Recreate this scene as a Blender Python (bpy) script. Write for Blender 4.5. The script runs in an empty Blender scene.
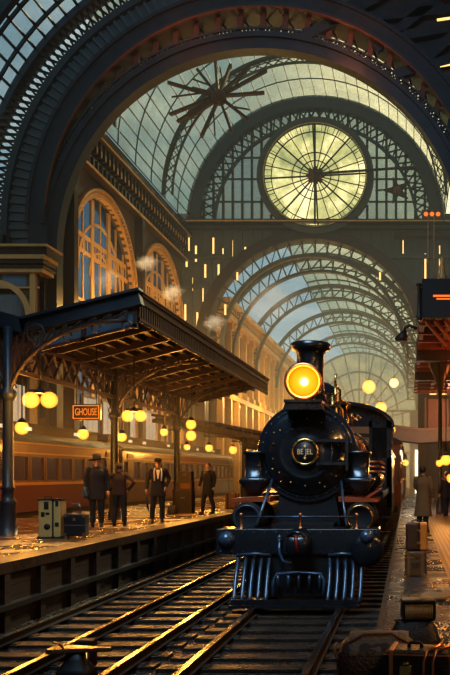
import bpy, math, random
from mathutils import Vector, Matrix
random.seed(7)
PI = math.pi
scene = bpy.context.scene
COL = scene.collection
CAMZ = 2.4
F = 800.0
VPX, VPY = 408.0, 475.0

def at(px, py, d):
    """a pixel of the photograph and a distance in metres give a point of the place"""
    return Vector(((px - VPX) / F * d, d, CAMZ + (VPY - py) / F * d))

# ------------------------------------------------------------------ mesh builder
class MB:
    def __init__(s):
        s.v = []; s.f = []; s.m = []; s.sm = []; s.mi = 0; s.smooth = False
    def add(s, verts, faces, smooth=None):
        b = len(s.v); s.v += [tuple(p) for p in verts]
        for fc in faces:
            s.f.append(tuple(i + b for i in fc)); s.m.append(s.mi)
            s.sm.append(s.smooth if smooth is None else smooth)
        return s
    def box(s, x0, x1, y0, y1, z0, z1):
        return s.add([(x0,y0,z0),(x1,y0,z0),(x1,y1,z0),(x0,y1,z0),(x0,y0,z1),(x1,y0,z1),(x1,y1,z1),(x0,y1,z1)],
              [(3,2,1,0),(4,5,6,7),(0,1,5,4),(1,2,6,5),(2,3,7,6),(3,0,4,7)])
    def beam(s, p0, p1, w, h=None, up=(0,0,1)):
        h = h or w
        p0 = Vector(p0); p1 = Vector(p1); d = (p1 - p0)
        if d.length < 1e-6: return s
        d.normalize(); u = Vector(up)
        if abs(d.dot(u)) > .98: u = Vector((1,0,0)) if abs(d.x) < .9 else Vector((0,1,0))
        a = d.cross(u).normalized() * (w/2); b = a.cross(d).normalized() * (h/2)
        vs = []
        for p in (p0, p1): vs += [p-a-b, p+a-b, p+a+b, p-a+b]
        return s.add(vs, [(3,2,1,0),(4,5,6,7),(0,1,5,4),(1,2,6,5),(2,3,7,6),(3,0,4,7)])
    def tube(s, pts, r, n=8, closed=False, sq=None):
        pts = [Vector(p) for p in pts]; k = len(pts)
        rs = r if isinstance(r, (list, tuple)) else [r]*k
        vs = []; prev = None
        for i, p in enumerate(pts):
            if closed: d = pts[(i+1) % k] - pts[i-1]
            else: d = pts[min(i+1,k-1)] - pts[max(i-1,0)]
            d.normalize()
            if prev is None:
                u = Vector((0,0,1)) if abs(d.z) < .9 else Vector((1,0,0))
                a = d.cross(u).normalized()
            else:
                a = (prev - d*prev.dot(d)).normalized()
            prev = a; b = d.cross(a)
            for j in range(n):
                t = 2*PI*j/n
                vs.append(p + (a*math.cos(t) + b*math.sin(t))*rs[i])
        fs = []
        for i in range(k if closed else k-1):
            for j in range(n):
                i2 = (i+1) % k
                fs.append((i*n+j, i*n+(j+1)%n, i2*n+(j+1)%n, i2*n+j))
        s.add(vs, fs, True)
        if not closed:
            b0 = len(s.v)-len(vs)
            s.f.append(tuple(b0+j for j in reversed(range(n)))); s.m.append(s.mi); s.sm.append(False)
            s.f.append(tuple(b0+(k-1)*n+j for j in range(n))); s.m.append(s.mi); s.sm.append(False)
        return s
    def lathe(s, prof, o=(0,0,0), ax='z', n=24, cap=True):
        """prof: (radius, distance along axis)"""
        vs = []
        for r, t in prof:
            for j in range(n):
                a = 2*PI*j/n; c = math.cos(a)*r; q = math.sin(a)*r
                p = (c,q,t) if ax == 'z' else (c,t,q) if ax == 'y' else (t,c,q)
                vs.append((p[0]+o[0], p[1]+o[1], p[2]+o[2]))
        k = len(prof); fs = []
        for i in range(k-1):
            for j in range(n):
                q = (i*n+j, i*n+(j+1)%n, (i+1)*n+(j+1)%n, (i+1)*n+j)
                fs.append(q if ax != 'y' else q[::-1])
        s.add(vs, fs, True)
        b0 = len(s.v)-len(vs)
        for i in (0, k-1):
            if cap and prof[i][0] > 1e-4:
                s.f.append(tuple(b0+i*n+j for j in range(n))); s.m.append(s.mi); s.sm.append(False)
        return s
    def ball(s, c, r, n=12, sc=(1,1,1)):
        k = max(4, n//2)
        prof = [(math.sin(PI*i/k)*r + (1e-5), -math.cos(PI*i/k)*r) for i in range(k+1)]
        vs = []; 
        for rr, t in prof:
            for j in range(n):
                a = 2*PI*j/n
                vs.append((c[0]+math.cos(a)*rr*sc[0], c[1]+math.sin(a)*rr*sc[1], c[2]+t*sc[2]))
        fs = [(i*n+j, i*n+(j+1)%n, (i+1)*n+(j+1)%n, (i+1)*n+j) for i in range(k) for j in range(n)]
        return s.add(vs, fs, True)
    def loft(s, rings, n=18, pw=2.0):
        """rings: (z, cx, cy, rx, ry)"""
        vs = []
        for z, cx, cy, rx, ry in rings:
            for j in range(n):
                a = 2*PI*j/n; c, q = math.cos(a), math.sin(a)
                c = math.copysign(abs(c)**(2/pw), c); q = math.copysign(abs(q)**(2/pw), q)
                vs.append((cx+c*rx, cy+q*ry, z))
        k = len(rings)
        fs = [(i*n+j, i*n+(j+1)%n, (i+1)*n+(j+1)%n, (i+1)*n+j) for i in range(k-1) for j in range(n)]
        s.add(vs, fs, True); b0 = len(s.v)-len(vs)
        s.f.append(tuple(b0+j for j in reversed(range(n)))); s.m.append(s.mi); s.sm.append(False)
        s.f.append(tuple(b0+(k-1)*n+j for j in range(n))); s.m.append(s.mi); s.sm.append(False)
        return s
    def arc(s, cx, cz, r0, r1, a0, a1, y0, y1, n=48):
        """annular band in the XZ plane between radii r0<r1, angles in degrees, from y0 to y1"""
        vs = []
        for i in range(n+1):
            a = math.radians(a0 + (a1-a0)*i/n); c, q = math.cos(a), math.sin(a)
            for r in (r0, r1):
                for y in (y0, y1): vs.append((cx+c*r, y, cz+q*r))
        fs = []
        for i in range(n):
            b = i*4; e = b+4
            fs += [(b,e,e+2,b+2), (b+1,b+3,e+3,e+1), (b,b+1,e+1,e), (b+2,e+2,e+3,b+3)]
        fs += [(0,2,3,1), (4*n,4*n+1,4*n+3,4*n+2)]
        return s.add(vs, fs)
    def prism(s, poly, vec):
        n = len(poly); v = Vector(vec)
        vs = [Vector(p) for p in poly] + [Vector(p)+v for p in poly]
        fs = [tuple(reversed(range(n))), tuple(range(n, 2*n))] + [(i, (i+1)%n, n+(i+1)%n, n+i) for i in range(n)]
        return s.add(vs, fs)
    def archwall(s, fn, u0, u1, w0, w1, cu, cw, r, t0, t1, n=24):
        """wall in (u, w) with a round-headed opening, thickness t0..t1; fn(u, w, t) gives the point"""
        def quad(a, b, c, d): s.add([a,b,c,d], [(0,1,2,3)])
        pts = [(cu + r*math.cos(PI*i/n), cw + r*math.sin(PI*i/n)) for i in range(n+1)]
        for t in (t0, t1):
            for i in range(n):
                (a,b),(c,d) = pts[i], pts[i+1]
                quad(fn(a,b,t), fn(c,d,t), fn(c,w1,t), fn(a,w1,t))
            quad(fn(u0,w0,t), fn(cu-r,w0,t), fn(cu-r,w1,t), fn(u0,w1,t))
            quad(fn(cu+r,w0,t), fn(u1,w0,t), fn(u1,w1,t), fn(cu+r,w1,t))
        for i in range(n):
            (a,b),(c,d) = pts[i], pts[i+1]
            quad(fn(a,b,t0), fn(a,b,t1), fn(c,d,t1), fn(c,d,t0))
        for u in (cu-r, cu+r): quad(fn(u,w0,t0), fn(u,w0,t1), fn(u,cw,t1), fn(u,cw,t0))
        return s
    def build(s, name, mats, parent=None, bevel=0, loc=None):
        me = bpy.data.meshes.new(name)
        me.from_pydata(s.v, [], s.f)
        if not isinstance(mats, (list, tuple)): mats = [mats]
        for m in mats: me.materials.append(m)
        me.polygons.foreach_set('material_index', s.m)
        me.polygons.foreach_set('use_smooth', s.sm)
        me.update()
        o = bpy.data.objects.new(name, me); COL.objects.link(o)
        if parent: o.parent = parent
        if loc: o.location = loc
        if bevel:
            b = o.modifiers.new('bevel', 'BEVEL'); b.width = bevel; b.segments = 2; b.limit_method = 'ANGLE'
        return o

def tag(o, label=None, cat=None, group=None, kind=None):
    if label: o['label'] = label
    if cat: o['category'] = cat
    if group: o['group'] = group
    if kind: o['kind'] = kind
    return o
def thing(name, label, cat, loc=(0,0,0), rz=0, group=None):
    o = bpy.data.objects.new(name, None); COL.objects.link(o)
    o.location = loc; o.rotation_euler.z = rz; o.empty_display_size = .2
    return tag(o, label, cat, group)
def struct_root(name, label=None):
    o = bpy.data.objects.new(name, None); COL.objects.link(o)
    return tag(o, label, None, None, 'structure')
def dup(o, parent=None):
    c = o.copy(); COL.objects.link(c)
    if parent: c.parent = parent
    for ch in list(o.children): dup(ch, c)
    return c

# ------------------------------------------------------------------ materials
def nt(name):
    m = bpy.data.materials.new(name); m.use_nodes = True
    t = m.node_tree; t.nodes.clear()
    return m, t, t.nodes.new('ShaderNodeOutputMaterial')
def node(t, kind, **kw):
    n = t.nodes.new(kind)
    for k, v in kw.items():
        if k in n.inputs: n.inputs[k].default_value = v
        else: setattr(n, k, v)
    return n
def L(t, a, b): t.links.new(a, b)
def rgba(c): return (c[0], c[1], c[2], 1)
def paint(name, c, rough=.5, metal=0., var=.35, scale=6., bump=.0, bscale=40., coat=0., emit=None, es=0., rvar=.15):
    m, t, out = nt(name)
    b = node(t, 'ShaderNodeBsdfPrincipled', Metallic=metal)
    tc = node(t, 'ShaderNodeTexCoord')
    nz = node(t, 'ShaderNodeTexNoise', Scale=scale, Detail=6., Roughness=.65)
    L(t, tc.outputs['Object'], nz.inputs['Vector'])
    mx = node(t, 'ShaderNodeMix', data_type='RGBA')
    mx.inputs[6].default_value = rgba([x*(1-var) for x in c]); mx.inputs[7].default_value = rgba([min(1,x*(1+var)) for x in c])
    L(t, nz.outputs['Fac'], mx.inputs[0]); L(t, mx.outputs[2], b.inputs['Base Color'])
    mr = node(t, 'ShaderNodeMapRange'); mr.inputs[3].default_value = max(.03, rough-rvar); mr.inputs[4].default_value = min(1, rough+rvar)
    L(t, nz.outputs['Fac'], mr.inputs[0]); L(t, mr.outputs[0], b.inputs['Roughness'])
    b.inputs['Coat Weight'].default_value = coat; b.inputs['Coat Roughness'].default_value = .12
    if bump:
        n2 = node(t, 'ShaderNodeTexNoise', Scale=bscale, Detail=4.)
        L(t, tc.outputs['Object'], n2.inputs['Vector'])
        bp = node(t, 'ShaderNodeBump', Strength=bump, Distance=.05)
        L(t, n2.outputs['Fac'], bp.inputs['Height']); L(t, bp.outputs['Normal'], b.inputs['Normal'])
    if emit:
        b.inputs['Emission Color'].default_value = rgba(emit); b.inputs['Emission Strength'].default_value = es
    L(t, b.outputs[0], out.inputs[0])
    return m
def glow(name, c, s, see=True):
    m, t, out = nt(name)
    e = node(t, 'ShaderNodeEmission', Color=rgba(c), Strength=s)
    if see:
        tr = node(t, 'ShaderNodeBsdfTransparent'); a = node(t, 'ShaderNodeAddShader')
        L(t, e.outputs[0], a.inputs[0]); L(t, tr.outputs[0], a.inputs[1]); L(t, a.outputs[0], out.inputs[0])
    else: L(t, e.outputs[0], out.inputs[0])
    return m
def bulb(name, c0, s0, c1, s1):
    """clear glass globe: hot in the middle, deeper orange towards the rim"""
    m, t, out = nt(name)
    lw = node(t, 'ShaderNodeLayerWeight', Blend=.45)
    mx = node(t, 'ShaderNodeMix', data_type='RGBA')
    mx.inputs[6].default_value = rgba([x*s0 for x in c0]); mx.inputs[7].default_value = rgba([x*s1 for x in c1])
    L(t, lw.outputs['Facing'], mx.inputs[0])
    e = node(t, 'ShaderNodeEmission'); L(t, mx.outputs[2], e.inputs['Color'])
    tr = node(t, 'ShaderNodeBsdfTransparent'); a = node(t, 'ShaderNodeAddShader')
    L(t, e.outputs[0], a.inputs[0]); L(t, tr.outputs[0], a.inputs[1]); L(t, a.outputs[0], out.inputs[0])
    return m
def pane_mat(name, tint, dirt, dirtcol, gloss=.08, scale=.5):
    """thin dirty glass: mostly see-through, some grime that catches light, a little reflection"""
    m, t, out = nt(name)
    tr = node(t, 'ShaderNodeBsdfTransparent', Color=rgba(tint))
    df = node(t, 'ShaderNodeBsdfTranslucent', Color=rgba(dirtcol))
    gl = node(t, 'ShaderNodeBsdfGlossy', Roughness=.15)
    tc = node(t, 'ShaderNodeTexCoord'); nz = node(t, 'ShaderNodeTexNoise', Scale=scale, Detail=5.)
    L(t, tc.outputs['Object'], nz.inputs['Vector'])
    mr = node(t, 'ShaderNodeMapRange'); mr.inputs[1].default_value = .3; mr.inputs[2].default_value = .7
    mr.inputs[3].default_value = dirt*.3; mr.inputs[4].default_value = min(1, dirt*1.7)
    L(t, nz.outputs['Fac'], mr.inputs[0])
    a = node(t, 'ShaderNodeMixShader'); L(t, mr.outputs[0], a.inputs[0]); L(t, tr.outputs[0], a.inputs[1]); L(t, df.outputs[0], a.inputs[2])
    b = node(t, 'ShaderNodeMixShader'); b.inputs[0].default_value = gloss
    L(t, a.outputs[0], b.inputs[1]); L(t, gl.outputs[0], b.inputs[2]); L(t, b.outputs[0], out.inputs[0])
    return m
def stones(name, c, scale, rough, bump, grout=.3, stretch=(1,1,1), feat='F1', spec=.5):
    m, t, out = nt(name)
    b = node(t, 'ShaderNodeBsdfPrincipled', Roughness=rough)
    b.inputs['Specular IOR Level'].default_value = spec
    tc = node(t, 'ShaderNodeTexCoord'); mp = node(t, 'ShaderNodeMapping', Scale=stretch)
    vo = node(t, 'ShaderNodeTexVoronoi', Scale=scale); vo.feature = feat
    L(t, tc.outputs['Object'], mp.inputs[0]); L(t, mp.outputs[0], vo.inputs['Vector'])
    nz = node(t, 'ShaderNodeTexNoise', Scale=1.3, Detail=5.); L(t, tc.outputs['Object'], nz.inputs['Vector'])
    cr = node(t, 'ShaderNodeMix', data_type='RGBA')
    cr.inputs[6].default_value = rgba([x*1.5 for x in c]); cr.inputs[7].default_value = rgba([x*grout for x in c])
    L(t, vo.outputs['Distance'], cr.inputs[0]); L(t, cr.outputs[2], b.inputs['Base Color'])
    mr = node(t, 'ShaderNodeMapRange'); mr.inputs[1].default_value = .35; mr.inputs[2].default_value = .65
    mr.inputs[3].default_value = max(.05, rough-.2); mr.inputs[4].default_value = min(1, rough+.2)
    L(t, nz.outputs['Fac'], mr.inputs[0]); L(t, mr.outputs[0], b.inputs['Roughness'])
    bp = node(t, 'ShaderNodeBump', Strength=bump, Distance=.06); bp.invert = True
    L(t, vo.outputs['Distance'], bp.inputs['Height']); L(t, bp.outputs['Normal'], b.inputs['Normal'])
    L(t, b.outputs[0], out.inputs[0])
    return m
def bricks(name, c1, c2, mortar, scale, rough=.6, bump=.5, rot=(0,0,0), spec=.5, msize=.03):
    m, t, out = nt(name)
    b = node(t, 'ShaderNodeBsdfPrincipled', Roughness=rough); b.inputs['Specular IOR Level'].default_value = spec
    tc = node(t, 'ShaderNodeTexCoord'); mp = node(t, 'ShaderNodeMapping', Rotation=rot)
    br = node(t, 'ShaderNodeTexBrick', Color1=rgba(c1), Color2=rgba(c2), Mortar=rgba(mortar), Scale=scale)
    br.inputs['Mortar Size'].default_value = msize
    L(t, tc.outputs['Object'], mp.inputs[0]); L(t, mp.outputs[0], br.inputs['Vector']); L(t, br.outputs['Color'], b.inputs['Base Color'])
    bp = node(t, 'ShaderNodeBump', Strength=bump, Distance=.03); bp.invert = True
    L(t, br.outputs['Fac'], bp.inputs['Height']); L(t, bp.outputs['Normal'], b.inputs['Normal'])
    L(t, b.outputs[0], out.inputs[0])
    return m

M = {}
M.update(
  black  = paint('black_paint', (.014,.015,.018), .3, 0, .4, 5, .04, 30, coat=.5),
  black2 = paint('dull_black_paint', (.012,.012,.013), .5, 0, .5, 8, .1, 30),
  steel  = paint('blued_steel', (.16,.2,.26), .32, .85, .4, 9),
  steelb = paint('blue_grey_bar_paint', (.05,.075,.11), .3, .3, .4, 9, coat=.4),
  railtop= paint('polished_rail', (.55,.5,.42), .22, 1, .3, 3),
  rust   = paint('rusty_rail_side', (.05,.032,.022), .6, .3, .5, 6, .2, 40),
  brass  = paint('brass', (.75,.48,.16), .28, 1, .25, 8),
  copper = paint('copper_trim', (.6,.25,.1), .35, .9, .3, 8),
  redp   = paint('red_brown_paint', (.28,.06,.02), .4, 0, .4, 5, coat=.3),
  iron   = paint('dark_iron', (.035,.046,.052), .5, .2, .45, 1.2),
  ironb  = paint('blue_black_iron', (.022,.03,.038), .4, .2, .45, 1.2),
  irong  = paint('grey_green_iron', (.075,.08,.07), .55, .1, .4, 1.0),
  ironr  = paint('rust_red_iron', (.16,.05,.02), .5, .2, .5, 1.5),
  matte  = paint('matt_black_casting', (.008,.008,.009), .85, 0, .4, 8),
  gilt   = paint('gilt_lettering', (.8,.55,.25), .5, 0, .15, 8),
  ironrb = paint('faded_rust_iron', (.11,.05,.025), .6, .1, .5, 1.5),
  ironbr = paint('brown_iron', (.036,.02,.013), .45, .2, .5, 1.5),
  gold   = paint('gilded_stone', (.62,.36,.12), .5, .1, .35, 1.5),
  stone  = paint('warm_stone', (.11,.07,.038), .7, 0, .4, 1.2, .2, 6),
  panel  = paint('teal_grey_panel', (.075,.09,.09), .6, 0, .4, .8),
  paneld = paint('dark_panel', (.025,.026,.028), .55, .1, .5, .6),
  wood   = paint('wet_sleeper_timber', (.035,.025,.017), .36, 0, .6, 4, .5, 25, rvar=.25),
  plank  = paint('brown_plank', (.034,.014,.008), .5, 0, .5, 2, .2, 12),
  maroon = paint('maroon_coach_paint', (.11,.02,.012), .35, 0, .3, 1, coat=.3),
  cream  = paint('cream_coach_line', (.42,.22,.09), .4, 0, .25, 2),
  coachd = paint('dark_coach_roof', (.018,.013,.011), .5, 0, .4, 1),
  frame  = paint('coach_window_frame', (.12,.05,.022), .4, 0, .3, 3),
  cwin   = paint('coach_window_glass', (.03,.022,.03), .12, 0, .5, .8, emit=(.45,.22,.14), es=.06),
  brown2 = paint('brown_varnished_coach', (.13,.05,.022), .35, 0, .4, 2, coat=.3),
  pink   = paint('pinkish_plaster', (.3,.16,.11), .7, 0, .25, 1.5),
  skin   = paint('skin', (.5,.27,.17), .5, 0, .1, 20),
  navy   = paint('navy_wool', (.005,.006,.01), .8, 0, .3, 20, .2, 200),
  charc  = paint('charcoal_wool', (.007,.0065,.0065), .8, 0, .3, 20, .2, 200),
  brownw = paint('brown_wool', (.03,.011,.006), .8, 0, .3, 20, .2, 200),
  tanw   = paint('tan_wool', (.2,.085,.022), .8, 0, .3, 20, .2, 200),
  trous  = paint('dark_trouser_cloth', (.007,.008,.009), .8, 0, .3, 20),
  shoe   = paint('black_shoe_leather', (.01,.009,.008), .3, 0, .3, 20),
  hairb  = paint('dark_hair', (.02,.012,.008), .6, 0, .3, 30),
  greyf  = paint('grey_felt', (.012,.015,.015), .8, 0, .3, 20),
  bluel  = paint('blue_leather', (.01,.07,.12), .5, 0, .3, 20),
  white  = paint('white_shirt_cloth', (.6,.55,.46), .7, 0, .15, 20),
  leathb = paint('black_leather', (.014,.012,.012), .38, 0, .5, 12, .3, 60),
  leathg = paint('worn_brown_leather', (.17,.075,.026), .5, 0, .5, 12, .4, 50),
  leatht = paint('tan_leather', (.2,.09,.035), .4, 0, .5, 8, .3, 40),
  leatho = paint('orange_brown_leather', (.62,.2,.03), .38, 0, .4, 8, .2, 40),
  creamt = paint('cream_trunk_canvas', (.5,.3,.09), .55, 0, .25, 12, .2, 60),
  rope   = paint('hemp_rope', (.36,.22,.09), .7, 0, .35, 40, .5, 120),
  coal   = paint('coal', (.008,.008,.009), .35, 0, .5, 10, .8, 14),
  gravel = stones('track_gravel', (.035,.026,.02), 16, .45, 1., .35),
  )
M['cobble'] = stones('wet_cobbles', (.2,.1,.032), 5.5, .25, 1., .25, (1,1,1), 'F1', 1.)
M['cobble'].node_tree.nodes['Principled BSDF'].inputs['IOR'].default_value = 2.3
M.update(
  rplat  = stones('wet_gritty_platform', (.032,.02,.012), 22, .34, 1., .35, spec=.7),
  brick  = bricks('platform_brick', (.06,.032,.02), (.035,.02,.014), (.012,.009,.008), 3, .55, .6, (PI/2,0,PI/2)),
  tile   = bricks('studded_paving', (.24,.1,.025), (.15,.06,.018), (.01,.006,.004), 2.6, .45, 1., (0,0,PI/2), .3, .08),
  lamp   = bulb('lamp_globe_glow', (1,.5,.06), .85, (1,.31,.012), .48),
  lampw  = bulb('pale_lamp_glow', (1,.75,.3), .9, (1,.5,.1), .45),
  head   = glow('headlight_glow', (1,.43,.015), 1.3, False),
  headc  = glow('headlight_filament', (1,.8,.35), 3, False),
  litwin = glow('lit_window', (1,.62,.2), 1.6, False),
  litred = glow('red_orange_light', (1,.2,.03), 1.2, False),
  palewin= glow('pale_window_light', (.75,.62,.42), .55, False),
  slit   = glow('bright_light_strip', (1,.9,.7), 2.2, False),
  signo  = glow('orange_sign_glow', (1,.27,.03), .9, False),
  whlit  = glow('white_clerestory_light', (1,.8,.5), .75, False),
  glassb = pane_mat('pale_blue_roof_glass', (.8,.88,.92), .25, (.5,.55,.55)),
  glassy = pane_mat('yellowed_roof_glass', (.95,.9,.72), .3, (.7,.62,.42)),
  glassd = pane_mat('smoky_glass', (.5,.62,.72), .15, (.2,.25,.28), .08),
)
# ================================================================== THE SETTING
# ---- ground, platforms, tracks
o = MB().box(-30, 14, -2, 130, -.3, 0).build('floor', M['gravel']); tag(o, kind='structure')
EDGE = -6.2                      # edge of the left platform
PZ = 1.05                        # its top
pl = struct_root('platform_left')
MB().box(-12.3, EDGE-.45, 4, 100, 0, PZ).build('paving', M['cobble'], pl)
MB().box(EDGE-.45, EDGE+.06, 4, 100, PZ-.16, PZ+.012).build('coping', paint('worn_coping_stone', (.07,.04,.022), .4, 0, .5, 2, .3, 10), pl)
mb = MB().box(EDGE-.44, EDGE-.02, 4, 100, 0, PZ-.16)
for i in range(80): mb.box(EDGE-.03, EDGE+.05, 5+i*1.2, 5.18+i*1.2, 0, PZ-.16)
mb.box(EDGE-.02, EDGE+.12, 4, 100, .34, .42)
mb.build('retaining_wall', M['brick'], pl)
RZ = .8
pr = struct_root('platform_right')
mb = MB().box(-.27, 9, 2, 100, 0, RZ).box(-.62, -.27, 2, 6.4, 0, RZ)
mb.build('paving', M['rplat'], pr)
MB().box(.62, 2.2, 6, 40, RZ, RZ+.03).build('studded_strip', M['tile'], pr)
MB().box(-.33, -.27, 6.4, 100, RZ-.2, RZ+.01).build('coping', M['black2'], pr)

def rail(x, label):
    mb = MB()
    prof = [(-.07,0),(.07,0),(.07,.015),(.012,.03),(.012,.1),(.036,.115),(.036,.15),(-.036,.15),(-.036,.115),(-.012,.1),(-.012,.03),(-.07,.015)]
    prof = [(a*1.25, b*.7) for a, b in prof]
    mb.prism([(x+a, 3, .063+b) for a, b in prof], (0, 117, 0))
    mb.mi = 1; mb.box(x-.038, x+.038, 3, 120, .166, .171)
    o = mb.build('rail', [M['rust'], M['railtop']]); tag(o, label, 'rail', 'running rails')
for x, l in ((-2.6, 'wet steel rail under the left wheels of the locomotive'), (-1.16, 'wet steel rail under the right wheels of the locomotive'),
             (-5.6, 'rail of the empty track nearest the left platform wall'), (-4.5, 'middle rail of the three on the empty left track'),
             (-3.42, 'gleaming rail of the empty track closest to the locomotive track')): rail(x, l)
def sleepers(x0, x1, ys, label, grp):
    mb = MB().box(x0, x1, -.13, .13, -.06, .05)
    for rx in (-5.6,-4.5,-3.42,-2.6,-1.16):
        if x0 < rx < x1: mb.box(rx-.16, rx+.16, -.09, .09, .05, .062)
    p = mb.build('sleeper', M['wood'], bevel=.015); tag(p, label, 'sleeper', grp); p.location.y = ys[0]
    for y in ys[1:]:
        c = dup(p); c.location.y = y; c.location.z = random.uniform(-.008, .004); c.rotation_euler.z = random.uniform(-.012,.012)
sleepers(-6.02, -3.12, [6.2+.62*i for i in range(85)], 'dark wet timber sleeper across the empty left track', 'sleepers of the left track')
sleepers(-3.06, -.36, [6.2+.6*i for i in range(70)], 'dark timber sleeper across the locomotive track', 'sleepers of the locomotive track')

# point machine between the rails of the left track
t = thing('point_lever', 'low black track switch machine with tapered top plate between left rails', 'switch', (-3.86, 9.3, .05))
MB().loft([(0,0,0,.24,.2),(.12,0,0,.18,.16),(.2,0,0,.11,.1),(.3,0,0,.1,.09)], 20, 3).build('pedestal', M['black2'], t)
top = MB(); top.prism([(-.3,-.13,.3),(-.2,-.17,.3),(.05,-.1,.3),(.42,-.03,.3),(.42,.03,.3),(.05,.1,.3),(-.2,.17,.3),(-.3,.13,.3)], (0,0,.05))
top.build('top_plate', paint('wet_bronze_plate', (.3,.2,.09), .25, .8, .4, 6), t, bevel=.012)
MB().box(-.2,.02,.42,.6,0,.34).build('relay_box', M['ironbr'], t, bevel=.02)
MB().box(-.15,-.04,.4,.418,.12,.22).build('lit_window', M['litwin'], t)
MB().tube([(-.1,-.1,.35),(-.14,-.14,.42),(-.2,-.16,.44)], .014, 8).build('lever', M['brass'], t)

# ---- the big iron arch across the hall
def rad(cx, cz, r, a): return (cx + r*math.cos(math.radians(a)), cz + r*math.sin(math.radians(a)))
AY = 38.5
K = AY/45.0
def sk(z): return CAMZ + (z-CAMZ)*K
OC = (-8.04*K, sk(16.2)); OR = 12.83*K          # outer circle
IC = (-8.2*K, sk(14.8)); IR = 11.25*K           # inner circle
t = thing('iron_arch', 'huge dark riveted iron arch spanning the front of the hall', 'arch', (0,0,0))
mb = MB()
mb.arc(*OC, OR-.85*K, OR, 0, 180, AY-.9, AY+.9, 72)
mb.box(OC[0]-OR, OC[0]-OR+.85, AY-.9, AY+.9, 0, OC[1]); mb.box(OC[0]+OR-.85*K, OC[0]+OR, AY-.9, AY+.9, 0, OC[1])
mb.arc(*OC, OR-.95*K, OR-.72*K, 0, 180, AY-1.05, AY-.9, 72)
mb.arc(*OC, OR-.06, OR+.1, 0, 180, AY-1.05, AY-.9, 72)
mb.build('outer_rim', M['ironb'], t)
MB().arc(*OC, OR-.98*K, OR-.92*K, 5, 175, AY-1.06, AY-.92, 72).build('red_edge', M['ironr'], t)
mb = MB(); mb.arc(*IC, IR, IR+.62*K, 0, 180, AY-.6, AY+.1, 72)
mb.arc(*IC, IR+.5, IR+.7, 0, 180, AY-.75, AY-.6, 72)
mb.box(IC[0]-IR-.62*K, IC[0]-IR, AY-.6, AY+.1, 0, IC[1]); mb.box(IC[0]+IR, IC[0]+IR+.62*K, AY-.6, AY+.1, 0, IC[1])
mb.build('inner_rim', M['ironb'], t)
for a in range(6, 175, 6):
    p = rad(*OC, OR-.8*K, a); q = rad(*IC, IR+.6, a)
    MB().beam((p[0],AY-.3,p[1]), (q[0],AY-.3,q[1]), .24, .16, (0,1,0)).build('strut', M['ironrb'] if 35 < a < 150 else M['ironb'], t)
mb = MB()
for a in range(6, 174, 6):
    for s0, s1 in ((a, a+6), (a+6, a)):
        p = rad(*OC, OR-.8*K, s0); q = rad(*IC, IR+.6, s1)
        mb.beam((p[0],AY+.3,p[1]), (q[0],AY+.3,q[1]), .09, .09)
mb.build('cross_bracing', M['ironbr'], t)
mb = MB()                              # perforated lattice band riding on the inner rim
for i in range(150):
    a = 15 + i
    for s0, s1 in ((a, a+1.2), (a+1.2, a)):
        p = rad(*IC, IR+.62*K, s0); q = rad(*IC, IR+1.15*K, s1)
        mb.beam((p[0],AY-.5,p[1]), (q[0],AY-.5,q[1]), .07, .07)
mb.arc(*IC, IR+1.12*K, IR+1.22*K, 15, 166, AY-.56, AY-.44, 72)
mb.build('lattice_band', M['iron'], t)
# ribbed spandrel panels outside the arch, with the lattice ring on the left
wf = struct_root('wall_front')
mb = MB(); mb.arc(*OC, OR, 14.25*K, 70, 185, AY-.2, AY+.2, 60)
for i in range(58):
    a = 72 + i*2
    p = rad(*OC, OR, a); q = rad(*OC, 14.25*K, a); mb.beam((p[0],AY-.26,p[1]), (q[0],AY-.26,q[1]), .16, .14, (0,1,0))
mb.build('ribbed_panels', M['panel'], wf)
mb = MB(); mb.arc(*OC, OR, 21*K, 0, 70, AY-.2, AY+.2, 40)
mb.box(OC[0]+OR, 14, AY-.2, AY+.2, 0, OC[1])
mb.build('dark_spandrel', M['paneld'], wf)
mb = MB(); mb.box(-22, OC[0]-OR, AY-.2, AY+.2, 5, OC[1]-.8)
for i in range(9): mb.box(OC[0]-14.25*K+i*.15, OC[0]-14.25*K+i*.15+.07, AY-.3, AY-.2, 5, OC[1]-.8)
mb.build('side_panel', M['panel'], wf)
mb = MB()
for x in (14.3, 15.95): mb.box(OC[0]-x*K-.15, OC[0]-x*K+.15, AY-.5, AY-.2, 5, OC[1]-.4)
for i in range(14):
    z = 6+i*.6; a = OC[0]-14.3*K; b = OC[0]-15.95*K
    mb.beam((a,AY-.35,z),(b,AY-.35,z+.6),.1,.1); mb.beam((b,AY-.35,z),(a,AY-.35,z+.6),.1,.1)
mb.build('lattice_leg', M['ironbr'], wf)
mb = MB()
for (a,b),(c,d) in (((300,40),(450,-40)),((330,22),(470,8)),((385,40),(470,25)),((375,50),(430,5)),((395,75),(470,55)),((415,70),(460,30))):
    mb.beam(at(a,b,AY-.45), at(c,d,AY-.45), .45, .3, (0,1,0))
mb.build('spandrel_beam', M['ironb'], wf)
mb = MB()
for x, y, l in ((437,20,14),(436,45,15),(440,66,12),(443,84,10)): mb.beam(at(x,y,AY-.55), at(x+l,y-2,AY-.55), .06, .1)
mb.build('lamp_strip', M['litwin'], wf)
t = thing('lattice_ring', 'open lattice iron ring outside the big arch under the blue roof glass', 'arch')
mb = MB(); mb.arc(*OC, 14.25*K, 14.6*K, 78, 186, AY-.5, AY+.3, 60); mb.build('lower_chord', M['iron'], t)
mb = MB(); mb.arc(*OC, 15.75*K, 16.1*K, 78, 186, AY-.5, AY+.3, 60); mb.build('upper_chord', M['iron'], t)
mb = MB()
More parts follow.
